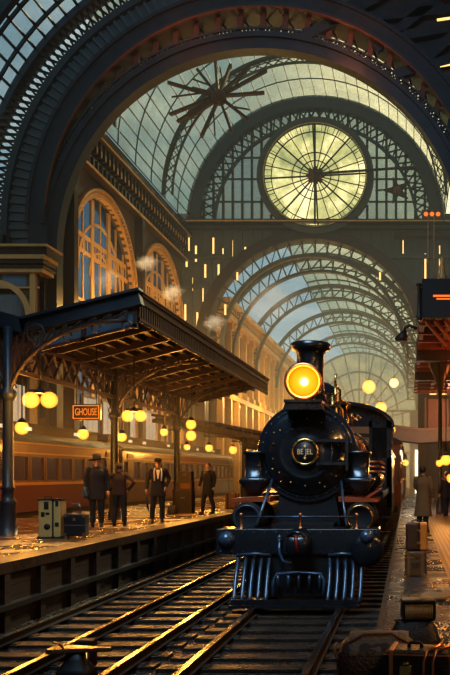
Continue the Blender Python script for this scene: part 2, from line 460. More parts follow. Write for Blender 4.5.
for i in range(72):
    a = 78 + i*1.5
    for s0, s1 in ((a, a+1.5), (a+1.5, a)):
        p = rad(*OC, 14.6*K, s0); q = rad(*OC, 15.8*K, s1)
        mb.beam((p[0],AY-.2,p[1]), (q[0],AY-.2,q[1]), .14, .1)
mb.build('web', M['ironbr'], t)

def vault(name, cx, cz, R, a0, a1, y0, y1, na, ny, glass, bar, bw, thick=None):
    r = struct_root(name)
    mb = MB(); n = na
    vs = []; fs = []
    for i in range(n+1):
        x, z = rad(cx, cz, R, a0+(a1-a0)*i/n); vs += [(x,y0,z),(x,y1,z)]
    fs = [(2*i,2*i+1,2*i+3,2*i+2) for i in range(n)]
    mb.add(vs, fs).build('pane', glass, r)
    mb = MB()
    for i in range(n+1):
        x, z = rad(cx, cz, R-.03, a0+(a1-a0)*i/n); mb.beam((x,y0,z),(x,y1,z), bw, bw)
    for j in range(ny+1):
        y = y0+(y1-y0)*j/ny
        mb.arc(cx, cz, R-bw*1.6, R-.02, a0, a1, y-bw*.6, y+bw*.6, n)
    mb.build('glazing_bars', bar, r)
    return r
vault('ceiling', OC[0], OC[1], 16.1*K, 82, 184, 29.5, AY, 34, 6, M['glassb'], M['iron'], .1)
# heavy ribs of that front roof
t = thing('roof_rib', 'dark roof rib under the blue glass in the top left corner', 'roof rib')
MB().arc(OC[0], OC[1], 15.2*K, 16.0*K, 80, 184, 34.0, 34.35, 48).build('chord', M['iron'], t)
# dark roof on the right of the front bay
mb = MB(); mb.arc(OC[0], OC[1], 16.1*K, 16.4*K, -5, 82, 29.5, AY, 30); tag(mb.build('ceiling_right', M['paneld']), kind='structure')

# same roof over the near tracks, unseen, to block sky; gap added for light
mb = MB(); mb.arc(OC[0], OC[1], 16.1*K, 16.4*K, -8, 84, -8, 29.5, 30); mb.arc(OC[0], OC[1], 16.1*K, 16.4*K, 97, 188, -8, 29.5, 30); tag(mb.build('ceiling_near', M['paneld']), kind='structure')
tag(MB().box(-24, 14, -8.6, -8, 0, 30).build('wall_behind', M['paneld']), kind='structure')  # unseen end and side walls, added to keep sky light off the foreground
tag(MB().box(-21.2, -20.7, -8, 29.5, 0, 16).build('wall_left_near', M['paneld']), kind='structure')
tag(MB().box(9.0, 9.4, -8, 20, 0, 16).build('wall_right_near', M['paneld']), kind='structure')
# ---- crossing between the arch and the clock wall: glazed vault
VC = (-6.9, 21.15); VR = 9.6; EY = 60.0
vault('window_1', VC[0], VC[1], VR, 0, 180, AY+1, EY, 36, 7, M['glassy'], M['irong'], .05)
for k, (y, l) in enumerate(((43.0,'lattice roof rib of the clock bay nearest the big arch'), (53.5,'lattice roof rib just in front of the clock wall'))):
    t = thing('roof_rib', l, 'roof rib', (0,0,0), 0, 'ribs of the clock bay roof')
    MB().arc(*VC, VR-.25, VR-.05, 0, 180, y-.14, y+.14, 48).build('upper_chord', M['irong'], t)
    MB().arc(*VC, VR-.8, VR-.7, 0, 180, y-.1, y+.1, 48).build('lower_chord', M['irong'], t)
    mb = MB()
    for i in range(40):
        a = i*4.5
        for s0, s1 in ((a, a+4.5), (a+4.5, a)):
            p = rad(*VC, VR-.2, s0); q = rad(*VC, VR-.72, s1); mb.beam((p[0],y,p[1]),(q[0],y,q[1]), .06, .06)
    mb.build('web', M['irong'], t)
# rusty boss with radiating beams
c = at(219, 97, 47.6)
t = thing('roof_boss', 'rust coloured hub with radiating beams under the glass roof', 'bracket', c)
MB().lathe([(.01,-.4),(.3,-.35),(.45,-.1),(.45,.2),(.3,.35),(.01,.4)], (0,0,0), 'y', 16).build('hub', M['ironrb'], t)
random.seed(11)
for k, a in enumerate((12, 33, 52, 75, 100, 128, 150, 168, 186, 203, 222, 250, 290, 325)):
    r = random.uniform(2.0, 3.4); a = math.radians(a); dy = random.uniform(-.6, 1.6)
    mb = MB(); mb.beam((math.cos(a)*.4, 0, math.sin(a)*.4), (math.cos(a)*r, dy, math.sin(a)*r), .15, .24, (0,1,0))
    if k % 2: mb.beam((math.cos(a)*.9, dy*.3, math.sin(a)*.9), (math.cos(a+.3)*r*.9, dy, math.sin(a+.3)*r*.9), .07, .1, (0,1,0))
    mb.build('beam', M['ironrb'], t)

# ---- left side wall of the hall with gilded arcade
WX = -17.0
wl = struct_root('wall_left')
fn = lambda u, w, tt: (WX - tt, u, w)
mb = MB(); bays = (44.9, 55.1)
for b in bays: mb.archwall(fn, b-5.1, b+5.1, 0, 18.4, b, 13.2, 4.5, 0, .9, 32)
mb.build('arcade', M['stone'], wl)
mb = MB()
for b in bays:                              # gilded mouldings round every arch
    for r0, r1, dx in ((4.5, 4.72, .1), (4.84, 4.98, .2)):
        for i in range(30):
            a0, a1 = PI*i/30, PI*(i+1)/30
            q = [fn(b+r*math.cos(a), 13.2+r*math.sin(a), -dx) for r, a in ((r0,a0),(r1,a0),(r1,a1),(r0,a1))]
            mb.prism(q, (-.3,0,0))
    for i in range(54):                     # beading
        a = PI*(i+.5)/54
        p = fn(b+4.78*math.cos(a), 13.2+4.78*math.sin(a), -.14); mb.box(p[0]-.1,p[0]+.06,p[1]-.06,p[1]+.06,p[2]-.06,p[2]+.06)
    for s in (-1, 1):
        mb.box(WX-.1, WX+.22, b+s*4.8-.25, b+s*4.8+.25, 0, 13.2)
        mb.box(WX-.1, WX+.35, b+s*4.85-.4, b+s*4.85+.4, 12.9, 13.4)
mb.build('arch_moulding', M['gold'], wl)
mb = MB()                                    # windows behind the arches: gold transoms and mullions
for b in bays:
    x = WX-.3
    for z0, z1 in ((15.0,15.25),(14.2,14.4),(11.6,11.75),(9.4,9.5)): mb.box(x-.05, x+.06, b-4.3, b+4.3, z0, z1)
    for i in range(22): mb.box(x, x+.04, b-4.2+i*.39, b-4.1+i*.39, 14.4, 15.0)
    for i in range(7):
        yy = b-3.6+i*1.2; h = 13.2+math.sqrt(max(0, 4.4**2-(yy-b)**2))
        mb.box(x-.03, x+.05, yy-.07, yy+.07, 0, h)
        if i in (2,4): mb.box(x-.03, x+.09, yy-.2, yy+.2, 0, h)
    for r0,r1 in ((3.0,3.16),(1.5,1.62)):
        for i in range(24):
            a0, a1 = PI*i/24, PI*(i+1)/24
            mb.prism([(x+.0, b+r*math.cos(a), 13.2+r*math.sin(a)) for r, a in ((r0,a0),(r1,a0),(r1,a1),(r0,a1))], (.07,0,0))
mb.build('window_tracery', M['gold'], wl)
MB().box(WX-.4, WX-.36, 39.6, EY, 0, 18).build('window_glazing', M['glassd'], wl)
mb = MB()                                   # cornice: dark bands with lit dentils
mb.box(WX-.9, WX+.5, 39.6, EY, 18.4, 18.6); mb.box(WX-.9, WX+.2, 39.6, EY, 18.6, 20.2); mb.box(WX-.9, WX+.75, 39.6, EY, 20.2, 20.6); mb.box(WX-.9, WX+.3, 39.6, EY, 20.6, 21.3)
for i in range(34):
    y = 39.8+i*.6; mb.box(WX+.2, WX+.55, y, y+.28, 19.4, 20.2); mb.box(WX+.2, WX+.4, y, y+.2, 18.6, 19.2)
mb.build('cornice', M['ironbr'], wl)
mb = MB()
mb.box(WX+.5, WX+.56, 39.6, EY, 18.42, 18.54); mb.box(WX+.2, WX+.26, 39.6, EY, 19.22, 19.3); mb.box(WX+.75, WX+.8, 39.6, EY, 20.22, 20.3)
for i in range(34): mb.box(WX+.55, WX+.58, 39.84+i*.6, 40.0+i*.6, 19.45, 19.75)
mb.build('gilded_line', M['gold'], wl)
# raking iron brackets across the arcade (in front of the wall)
mb = MB()
for b in (39.8, 50.0):
    mb.box(WX, WX+.5, b-.25, b+.25, 0, 18.4)
mb.build('iron_bracket', M['ironbr'], wl)

# pier and lit corner pavilion at the far left
wp = struct_root('wall_pavilion')
PY = 36.2
def pk(x): return x*PY/43.2
def pz(z): return CAMZ+(z-CAMZ)*PY/43.2
mb = MB(); X1 = pk(-19.9)
fp = lambda u, w, tt: (u, PY+tt, w)
mb.archwall(fp, pk(-27), X1, 0, pz(13.4), pk(-22.2), pz(11.0), 1.35, 0, .6, 18)
mb.build('masonry', M['stone'], wp)
mb = MB()
for z0,z1,dx in ((13.9,14.12,.5),(13.25,13.45,.3),(14.5,14.62,.7),(13.6,13.68,.4)): mb.box(pk(-27), X1+dx, PY-dx-.1, PY+.8, pz(z0), pz(z1))
for i in range(18):
    a0, a1 = PI*i/18, PI*(i+1)/18
    mb.prism([(pk(-22.2)+r*math.cos(a), PY-.15, pz(11.0)+r*math.sin(a)) for r, a in ((1.35,a0),(1.6,a0),(1.6,a1),(1.35,a1))], (0,.25,0))
for x in (pk(-20.15),pk(-24.2)): mb.box(x-.12, x+.12, PY-.25, PY, 0, pz(13.3))
mb.box(pk(-27), X1, PY-.12, PY, pz(12.45), pz(12.55))
mb.build('gilded_trim', M['gold'], wp)
mb = MB().box(pk(-27), X1+.4, PY-.5, PY+.8, pz(13.45), pz(13.9)); mb.box(pk(-27), X1+.6, PY-.6, PY+.8, pz(14.12), pz(14.5)); mb.build('cornice', M['ironbr'], wp)
MB().box(pk(-25), X1, PY+.5, PY+.55, 5, pz(13)).build('pane', M['glassd'], wp)
for a,b in ((-24.0,-22.9),(-21.9,-20.6)): MB().box(pk(a), pk(b), PY-.02, PY-.01, pz(12.6), pz(13.2)).build('blue_pane', paint('pale_blue_pane',(.1,.2,.26),.3,0,.3,2), wp)

# plain back wall behind the left train, with pale shop windows
bw = struct_root('wall_back')
MB().box(-18.2, -17.6, 14, AY-1.3, 0, 8.6).build('masonry', M['ironbr'], bw)
mb = MB()
for yy in (36, 41, 46.5, 52): mb.box(WX-.0, WX+.06, yy, yy+2.6, 4.3, 6.3)
for k, yy in enumerate((34.5, 41.5, 44.3, 48.6, 51.5)):
    x = WX+.03 if yy > AY+1 else -17.57
    f = MB().box(x-.02, x+.08, yy-.1, yy+2.1, 4.1, 6.6).build('window_frame', M['ironbr'], bw)
    mb = MB()
    for q in range(3): mb.box(x+.08, x+.1, yy+.05+q*.68, yy+.63+q*.68, 4.25, 6.45)
    mb.build('window_pane', M['palewin'], f)

# ---- clock wall
we = struct_root('wall_clock')
fe = lambda u, w, tt: (u, EY+tt, w)
OPX, OPZ, OPR = -7.2, 12.08, 7.95
MB().archwall(fe, -17.5, 8, 0, 21.15, OPX, OPZ, OPR, 0, 1.0, 40).build('lower_wall', M['panel'], we)
mb = MB()
x = -17
while x < 8:
    dx = abs(x-OPX); zb = OPZ+math.sqrt(OPR**2-dx**2)+.9 if dx < OPR else 0
    if zb < 20.5: mb.box(x-.09, x+.09, EY-.12, EY, zb, 20.9)
    x += .75
for z in (16.4, 18.6): 
    for s in (-1, 1):
        h = math.sqrt(max(0,(OPR+.9)**2-(z-OPZ)**2)); a, b = (OPX+s*h, OPX+s*h + s*(12 if s > 0 else 6)); mb.box(min(a,b), max(a,b), EY-.25, EY, z, z+.3)
mb.build('pilaster_ribs', M['irong'], we)
mb = MB(); mb.box(-17, 8, EY-.5, EY, 20.75, 21.0); mb.box(-17, 8, EY-.7, EY, 21.15, 21.4); mb.box(-1.0, 8, EY-.9, EY, 20.1, 20.4); mb.build('gallery_beam', M['ironbr'], we)
MB().box(-17, 8, EY-.74, EY-.7, 21.2, 21.3).build('gilded_line', M['gold'], we)
mb = MB(); mb.arc(*VC, VR-.35, VR+.15, 0, 180, EY, EY+.6, 60); mb.box(VC[0]+VR-.35, 8, EY, EY+.6, 21.15, 22); mb.box(-17.5, VC[0]-VR+.35, EY, EY+.6, 21.15, 22)
mb.build('upper_spandrel', M['paneld'], we)
mb = MB(); mb.arc(*VC, VR-1.0, VR-.3, 0, 180, EY-.5, EY+.3, 60); mb.build('tympanum_rim', M['iron'], we)
CC = (-6.9, 24.7); CR = 4.35
mb = MB()                                     # tracery of the tympanum round the clock
x = VC[0]-VR+1.2
while x < VC[0]+VR-1:
    zt = VC[1]+math.sqrt(max(0,(VR-1.0)**2-(x-VC[0])**2)); dx = x-CC[0]
    if abs(dx) < CR-.1:
        h = math.sqrt(CR**2-dx*dx); segs = ((21.3, CC[1]-h), (CC[1]+h, zt))
    else: segs = ((21.3, zt),)
    for a, b in segs:
        if b-a > .2: mb.box(x-.09, x+.09, EY-.05, EY+.15, a, b)
    x += .72
for i in range(44):
    a = 4.1*i
    for s0, s1 in ((a, a+4.1), (a+4.1, a)):
        p = rad(*VC, VR-.95, s0); q = rad(*VC, VR-2.0, s1); mb.beam((p[0],EY-.1,p[1]),(q[0],EY-.1,q[1]), .12, .1)
mb.arc(*VC, VR-2.15, VR-1.95, 0, 180, EY-.25, EY, 60)
for z in (22.9, 24.6, 26.2):
    w = math.sqrt((VR-2)**2-(z-VC[1])**2); h = math.sqrt(max(0,CR**2-(z-CC[1])**2))
    mb.box(VC[0]-w, CC[0]-h, EY-.02, EY+.1, z-.06, z+.06); mb.box(CC[0]+h, VC[0]+w, EY-.02, EY+.1, z-.06, z+.06)
mb.build('tracery', M['iron'], we)
mb = MB(); n = 48
mb.add([(VC[0]+(VR-.6)*math.cos(PI*i/n), EY+.25, VC[1]+(VR-.6)*math.sin(PI*i/n)) for i in range(n+1)], [tuple(range(n+1))])
mb.build('tracery_glass', pane_mat('grey_green_tympanum_glass', (.36,.43,.42), .5, (.2,.24,.23), .05, .35), we)
# narrow lit slots in the wall on both sides of the opening
mb = MB()
random.seed(3)
for x, z0, z1 in ((-16.6,18.0,18.9),(-16.4,19.2,20.2),(-15.9,18.4,19.6),(-14.6,19.0,20.2),(-13.9,18.6,19.4),(-15.4,15.4,16.4),(-16.7,14.0,15.2),(-16.1,11.6,12.8),(-12.2,18.7,19.5),(-15.2,17.2,18.2),(-14.9,15.0,16.2),(-14.2,17.0,18.2),(-13.7,14.4,15.2),(-13.2,18.8,20.0),(-12.8,17.0,17.6),(-15.8,13.6,14.6),(-16.2,16.2,17.2),
                  (-1.2,17.6,18.4),(-.4,19.0,20.0),(-.1,16.2,17.0),(.8,15.0,16.0),(1.3,16.6,19.0),(1.9,14.2,16.2),(2.4,17.4,19.6),(-2.1,17.0,17.6)):
    mb.box(x-.07, x+.07, EY-.02, EY-.005, z0, z1)
mb.build('lit_slot', M['litwin'], we)
# opening rim
t = thing('opening_arch', 'rust edged trussed arch of the opening below the clock', 'arch')
mb = MB(); mb.arc(OPX, OPZ, OPR, OPR+.75, 0, 180, EY-.35, EY+.2, 60); mb.box(OPX-OPR-.75, OPX-OPR, EY-.35, EY+.2, 0, OPZ); mb.box(OPX+OPR, OPX+OPR+.75, EY-.35, EY+.2, 0, OPZ)
mb.build('outer_rim', M['ironbr'], t)
mb = MB(); mb.arc(OPX, OPZ, OPR-1.25, OPR-1.0, 0, 180, EY, EY+.5, 60); mb.build('inner_rim', M['irong'], t)
mb = MB()
for i in range(25):
    a = 2+i*7.2
    p = rad(OPX, OPZ, OPR, a); q = rad(OPX, OPZ, OPR-1.1, a); mb.beam((p[0],EY+.25,p[1]),(q[0],EY+.25,q[1]), .12, .12)
    q = rad(OPX, OPZ, OPR-1.1, a+7.2); mb.beam((p[0],EY+.25,p[1]),(q[0],EY+.25,q[1]), .06, .06)
mb.build('web', M['irong'], t)

# ---- the clock
t = thing('station_clock', 'large round glowing yellow glass clock dial with radiating spokes', 'clock', (CC[0], EY-.35, CC[1]))
m, tr_, out = nt('glowing_dial')
em = node(tr_, 'ShaderNodeEmission'); tc = node(tr_, 'ShaderNodeTexCoord'); nz = node(tr_, 'ShaderNodeTexNoise', Scale=.45, Detail=5., Roughness=.6)
rp = node(tr_, 'ShaderNodeValToRGB')
e = rp.color_ramp.elements; e[0].position = .3; e[0].color = (.22,.3,.15,1); e[1].position = .66; e[1].color = (1.7,1.45,.75,1)
k = rp.color_ramp.elements.new(.5); k.color = (.85,.8,.32,1)
L(tr_, tc.outputs['Object'], nz.inputs['Vector']); L(tr_, nz.outputs['Fac'], rp.inputs[0]); L(tr_, rp.outputs[0], em.inputs['Color']); em.inputs['Strength'].default_value = .85
L(tr_, em.outputs[0], out.inputs[0])
MB().lathe([(.001,.1),(3.95,.1),(3.95,.16)], (0,0,0), 'y', 64).build('dial', m, t)
mb = MB(); mb.arc(0,0,3.85,CR,0,360,-.2,.3,72); mb.arc(0,0,3.75,3.92,0,360,-.3,-.2,72); mb.build('rim', M['irong'], t)
MB().arc(0,0,3.8,3.87,0,360,-.34,-.28,72).build('gilt_ring', M['brass'], t)
mb = MB()
for i in range(24):
    a = math.radians(i*15+3); w = .11 if i % 3 == 0 else .06
    mb.beam((math.cos(a)*.3,0,math.sin(a)*.3),(math.cos(a)*3.85,0,math.sin(a)*3.85), w, .08, (0,1,0))
mb.build('spokes', M['ironbr'], t)
mb = MB()
for r in (1.15, 1.75, 3.3): mb.arc(0,0,r-.03,r+.03,0,360,-.04,.05,60)
for i in range(48):
    a = math.radians(i*7.5); mb.beam((math.cos(a)*3.3,0,math.sin(a)*3.3),(math.cos(a)*3.85,0,math.sin(a)*3.85), .035, .05, (0,1,0))
mb.build('ring_tracery', M['ironbr'], t)
mb = MB(); mb.lathe([(.01,-.35),(.3,-.33),(.5,-.2),(.5,0)], (0,0,0), 'y', 20)
for i in range(8): a = 2*PI*i/8; mb.ball((math.cos(a)*.55,-.1,math.sin(a)*.55), .17, 8)
mb.build('hub', M['ironr'], t)
MB().beam((0,-.42,0),(7.4,-.42,.5), .16, .1, (0,1,0)).build('hand', M['ironbr'], t)
MB().beam((0,-.4,-3.7),(0,-.4,3.7), .14, .1, (0,1,0)).build('hand', M['ironbr'], t)
# star shaped ornament on the wall
c = at(397, 190, EY-.35)
t = thing('star_ornament', 'dark star shaped iron ornament on the wall right of clock', 'ornament', c)
pts = []
for i in range(10):
    r = 1.05 if i % 2 == 0 else .4; a = PI/2+.3+2*PI*i/10; pts.append((r*math.cos(a), 0, r*math.sin(a)))
MB().prism(pts, (0,.2,0)).build('star', M['ironbr'], t)
MB().lathe([(.01,-.2),(.25,-.15),(.32,0)], (0,0,0), 'y', 14).build('boss', M['ironr'], t)
MB().beam((-1.6,.1,0),(2.5,.1,.3), .1, .1).build('support_bar', M['ironbr'], t)

t = thing('red_glow_box', 'small red glowing box made up for a red-lit spot on the wall', 'signal', at(432,214,EY-.6))  # red-lit spot of the wall, built as a glowing box
MB().box(-.75,.75,0,.5,-.35,.35).build('casing', M['ironr'], t, bevel=.03)
for x in (-.45,0,.45): MB().lathe([(.001,-.08),(.13,-.06),(.17,0),(.17,.02)], (x,0,0), 'y', 14).build('lens', M['litred'], t)
mb = MB()
for x in (-.45,0,.45): mb.box(x-.2,x+.2,-.14,0,.17,.2)
mb.box(-.6,.6,-.14,-.1,.19,.2)
mb.build('hood', M['black2'], t)
# ---- far hall seen through the opening
HX, HZ, HR = -7.2, 12.0, 8.6
vault('window_2', HX, HZ, HR, 0, 105, EY+1, 118, 16, 13, pane_mat('hazy_far_glass', (.9,.88,.7), .35, (.7,.66,.45)), M['irong'], .09)
lab = ['nearest the clock wall', 'second from the clock wall', 'third from the clock wall', 'the smallest and farthest']
for k, y in enumerate((66, 76, 88, 102)):
    t = thing('roof_rib', 'trussed arched rib of the far glazed hall, '+lab[k], 'roof rib', (0,0,0), 0, 'ribs of the far hall')
    mb = MB(); mb.arc(HX, HZ, HR-.4, HR-.1, 0, 180, y-.3, y+.3, 48); mb.box(HX+HR-.4, HX+HR-.1, y-.3, y+.3, 0, HZ); mb.box(HX-HR+.1, HX-HR+.4, y-.3, y+.3, 0, HZ); mb.build('upper_chord', M['irong'], t)
    MB().arc(HX, HZ, HR-1.5, HR-1.3, 0, 180, y-.25, y+.25, 48).build('lower_chord', M['irong'], t)
    mb = MB()
    for i in range(24):
        a = i*7.5; p = rad(HX,HZ,HR-.3,a); q = rad(HX,HZ,HR-1.4,a); mb.beam((p[0],y,p[1]),(q[0],y,q[1]), .12, .12)
        q = rad(HX,HZ,HR-1.4,a+7.5); mb.beam((p[0],y,p[1]),(q[0],y,q[1]), .09, .09)
    mb.build('web', M['irong'], t)
w3 = struct_root('window_3')
MB().box(HX+HR-.05, HX+HR, EY+1, 118, 0, HZ).build('pane', pane_mat('frosted_side_glass', (.75,.72,.55), .75, (.6,.56,.4), .05), w3)
mb = MB()
for i in range(24): y = EY+1+i*2.4; mb.box(HX+HR-.15, HX+HR-.05, y-.08, y+.08, 0, HZ)
for z in (3.6, 6, 8.2, 10.2): mb.box(HX+HR-.15, HX+HR-.05, EY+1, 118, z-.08, z+.08)
mb.build('glazing_bars', M['irong'], w3)
w4 = struct_root('window_4')
mb = MB(); n = 40
mb.add([(HX+HR*math.cos(PI*i/n), 118, HZ+HR*math.sin(PI*i/n)) for i in range(n+1)] + [(HX-HR,118,0),(HX+HR,118,0)], [tuple(range(n+3))])
mb.build('pane', pane_mat('end_hall_glass', (.4,.4,.3), .6, (.35,.33,.22), .03), w4)
mb = MB()
for i in range(13): a = 15*i; p = rad(HX,HZ,HR,a); mb.beam((HX,117.9,HZ-2),(p[0],117.9,p[1]), .16, .16)
for r in (3, 5.6, HR-.2): mb.arc(HX,HZ,r-.12,r+.12,0,180,117.8,118,40)
for i in range(12): x = HX-HR+1.5*i; mb.box(x-.1,x+.1,117.8,118,0,HZ)
mb.box(HX-HR,HX+HR,117.8,118,HZ-.3,HZ); mb.box(HX-HR,HX+HR,117.8,118,5.5,5.8)
mb.build('glazing_bars', M['irong'], w4)

# golden building beyond the clock wall on the left
t = thing('station_building', 'tall golden stone building with pilasters seen through the opening', 'building')
BX = -14.9
MB().box(-24, BX, EY+2, 112, 0, 16).build('wall', M['stone'], t)
mb = MB()
for i in range(17):
    y = EY+2.6+i*3; mb.box(BX, BX+.45, y-.3, y+.3, 0, 14.6); mb.box(BX, BX+.6, y-.45, y+.45, 14.2, 14.8); mb.box(BX, BX+.6, y-.45, y+.45, 9.0, 9.4)
mb.build('pilaster', M['gold'], t)
mb = MB(); mb.box(-24, BX+.9, EY+2, 112, 14.8, 15.2); mb.box(-24, BX+1.2, EY+2, 112, 15.8, 16.2); mb.box(-24, BX+.5, EY+2, 112, 8.6, 9.0)
for i in range(60): mb.box(BX, BX+1.0, EY+2.2+i*.8, EY+2.6+i*.8, 15.3, 15.8)
mb.build('cornice', M['gold'], t)
wm = paint('hall_window_glass', (.08,.07,.05), .2, 0, .6, .6, emit=(1,.6,.2), es=.35)
for i in range(16):
    y = EY+4.1+i*3
    for z0, z1 in ((9.9, 13.4), (5.2, 8.0)):
        mb = MB().box(BX-.02, BX+.03, y-.7, y+.7, z0, z1); f = mb.build('window', wm, t)
mb = MB(); mb.prism([(-24,EY+2,16.2),(BX+.6,EY+2,16.2),(-19,EY+2,19.2)], (0,50,0)); mb.build('roof', paint('pale_glazed_roof', (.3,.4,.5), .3, .2, .3, .5), t)
M['cabglass'] = paint('dark_cab_glass', (.012,.011,.011), .15, 0, .3, 3)
hm, ht, ho = nt('headlight_lens')
_tc = node(ht, 'ShaderNodeTexCoord'); _mp = node(ht, 'ShaderNodeMapping', Location=(-.01,0,-3.905), Scale=(1,0,1))
_ln = node(ht, 'ShaderNodeVectorMath'); _ln.operation = 'LENGTH'; _mr = node(ht, 'ShaderNodeMapRange'); _mr.inputs[2].default_value = .275
_rp = node(ht, 'ShaderNodeValToRGB'); _e = _rp.color_ramp.elements
_e[0].position = 0; _e[0].color = (1.6,1.3,.6,1); _e[1].position = 1; _e[1].color = (1,.27,.004,1)
for a_, c_ in ((.2,(1.3,.95,.2,1)),(.42,(1.1,.62,.03,1)),(.8,(1,.47,.012,1))): _e.new(a_).color = c_
_em = node(ht, 'ShaderNodeEmission', Strength=1.)
L(ht,_tc.outputs['Object'],_mp.inputs[0]); L(ht,_mp.outputs[0],_ln.inputs[0]); L(ht,_ln.outputs['Value'],_mr.inputs[0]); L(ht,_mr.outputs[0],_rp.inputs[0]); L(ht,_rp.outputs[0],_em.inputs['Color']); L(ht,_em.outputs[0],ho.inputs[0])
M['head'] = hm
# ================================================================== LOCOMOTIVE (local: x right, y backwards, z up from rail top)
LX, LY, LZ = -1.88, 14.0, .171
t = thing('steam_locomotive', 'black steam locomotive with glowing yellow headlight on the near track', 'locomotive', (LX, LY, LZ))
loco = t
SZ, SR = 2.65, .9                       # boiler axis height and smokebox radius
# smokebox, boiler
mb = MB(); mb.lathe([(SR-.06,.88),(SR,.93),(SR,2.3),(SR-.02,2.35)], (0,0,SZ), 'y', 48)
mb.lathe([(SR+.02,.9),(SR+.03,.93),(SR+.03,1.02),(SR,1.03)], (0,0,SZ), 'y', 48)
mb.mi = 1
for i in range(28):
    a = 2*PI*i/28; mb.ball((math.cos(a)*.84, .885, SZ+math.sin(a)*.84), .018, 6)
mb.build('smokebox', [M['black'], M['steel']], t)
mb = MB(); mb.lathe([(.8,.9),(.8,.86),(.77,.84),(.7,.82),(.66,.76),(.52,.71),(.5,.69),(.46,.69),(.44,.7),(.3,.66),(.12,.63),(.001,.62)], (0,0,SZ), 'y', 48)
door = mb.build('smokebox_door', M['black'], t)
mb = MB()
for i in range(14):
    a = 2*PI*i/14+.2; mb.ball((math.cos(a)*.62, .735, SZ+math.sin(a)*.62), .017, 6)
for a, r in ((3.6,.7),(4.0,.71),(5.2,.72),(5.6,.7),(2.6,.7)): mb.ball((math.cos(a)*r, .81, SZ+math.sin(a)*r), .022, 6)
mb.build('door_bolts', M['brass'], door)
mb = MB()
for z in (.21, -.21):
    mb.box(.2,.76,.60,.655,SZ+z-.028,SZ+z+.028); mb.box(.6,.8,.655,.84,SZ+z-.03,SZ+z+.03)
mb.box(.735,.79,.58,.7,SZ-.34,SZ+.34)
mb.build('hinge_strap', M['black2'], door)
# name plate
pl_ = MB(); pl_.lathe([(.001,.585),(.215,.585),(.215,.64)], (0,0,SZ), 'y', 40)
npl = pl_.build('name_plate', M['black2'], t); npl['label'] = 'round black name plate with a brass ring'
MB().lathe([(.21,.6),(.21,.572),(.225,.565),(.25,.572),(.252,.64)], (0,0,SZ), 'y', 40, False).build('plate_ring', M['brass'], npl)
def text(s, size, loc, rot, mat, parent, name='lettering', ext=.004, sx=1):
    cu = bpy.data.curves.new('type', 'FONT'); cu.body = s; cu.size = size; cu.extrude = ext; cu.align_x = 'CENTER'; cu.align_y = 'CENTER'
    tmp = bpy.data.objects.new('type', cu); COL.objects.link(tmp); bpy.context.view_layer.update()
    me = bpy.data.meshes.new_from_object(tmp.evaluated_get(bpy.context.evaluated_depsgraph_get()))
    bpy.data.objects.remove(tmp); bpy.data.curves.remove(cu)
    me.materials.clear(); me.materials.append(mat); me.name = name
    o = bpy.data.objects.new(name, me); COL.objects.link(o); o.location = loc; o.rotation_euler = rot; o.parent = parent; o.scale.x = sx
    return o
text('BE JEL', .14, (0,.578,SZ), (PI/2,0,0), M['gilt'], npl, sx=.8)
mb = MB()
for z in (.11,-.11): mb.prism([(-.025,.572,SZ+z),(0,.572,SZ+z-.03),(.025,.572,SZ+z),(0,.572,SZ+z+.03)], (0,.02,0))
mb.build('crest', M['gilt'], npl)
mb = MB(); mb.lathe([(.8,2.3),(.8,7.8)], (0,0,SZ), 'y', 40); mb.build('boiler', M['black'], t)
for y in (2.9,3.9,4.9,5.9,6.9): MB().lathe([(.8,y-.045),(.825,y-.04),(.825,y+.04),(.8,y+.045)], (0,0,SZ), 'y', 40).build('boiler_band', M['copper'], t)
# chimney
mb = MB(); mb.lathe([(.5,3.38),(.42,3.5),(.33,3.62),(.28,3.78),(.255,4.0),(.25,4.3),(.27,4.56),(.3,4.62),(.38,4.66),(.38,4.76),(.34,4.78),(.29,4.78),(.27,4.7),(.2,4.4)], (0,1.45,0), 'z', 36)
mb.build('chimney', M['black'], t)
# headlight
mb = MB(); mb.lathe([(.001,.95),(.24,.95),(.3,.8),(.32,.5),(.345,.42),(.345,.36),(.3,.35),(.275,.4)], (0,0,3.91), 'y', 36, False)
mb.box(-.16,.16,.5,.95,3.56,3.68)
hl = mb.build('headlight', M['black'], t)
MB().lathe([(.272,.36),(.29,.345),(.335,.35),(.345,.375)], (0,0,3.91), 'y', 36, False).build('lamp_ring', M['copper'], hl)
MB().lathe([(.001,.37),(.15,.372),(.275,.4)], (0,0,3.91), 'y', 36).build('lens', M['head'], hl)
MB().lathe([(.001,.33),(.05,.338),(.07,.36),(.07,.372)], (0.02,0,3.9), 'y', 18).build('bulb', M['headc'], hl)
mb = MB(); mb.prism([(-.36,.3,3.4),(.36,.3,3.4),(.3,.3,3.56),(-.3,.3,3.56)], (0,.9,0)); mb.box(-.34,.34,.28,1.2,3.53,3.58); mb.build('headlight_bracket', M['black'], t)
mb = MB()
for z in (3.53,): mb.tube([(-.36,.3,z),(-.38,.27,z-.06),(-.36,.3,z-.1)], .02, 6)
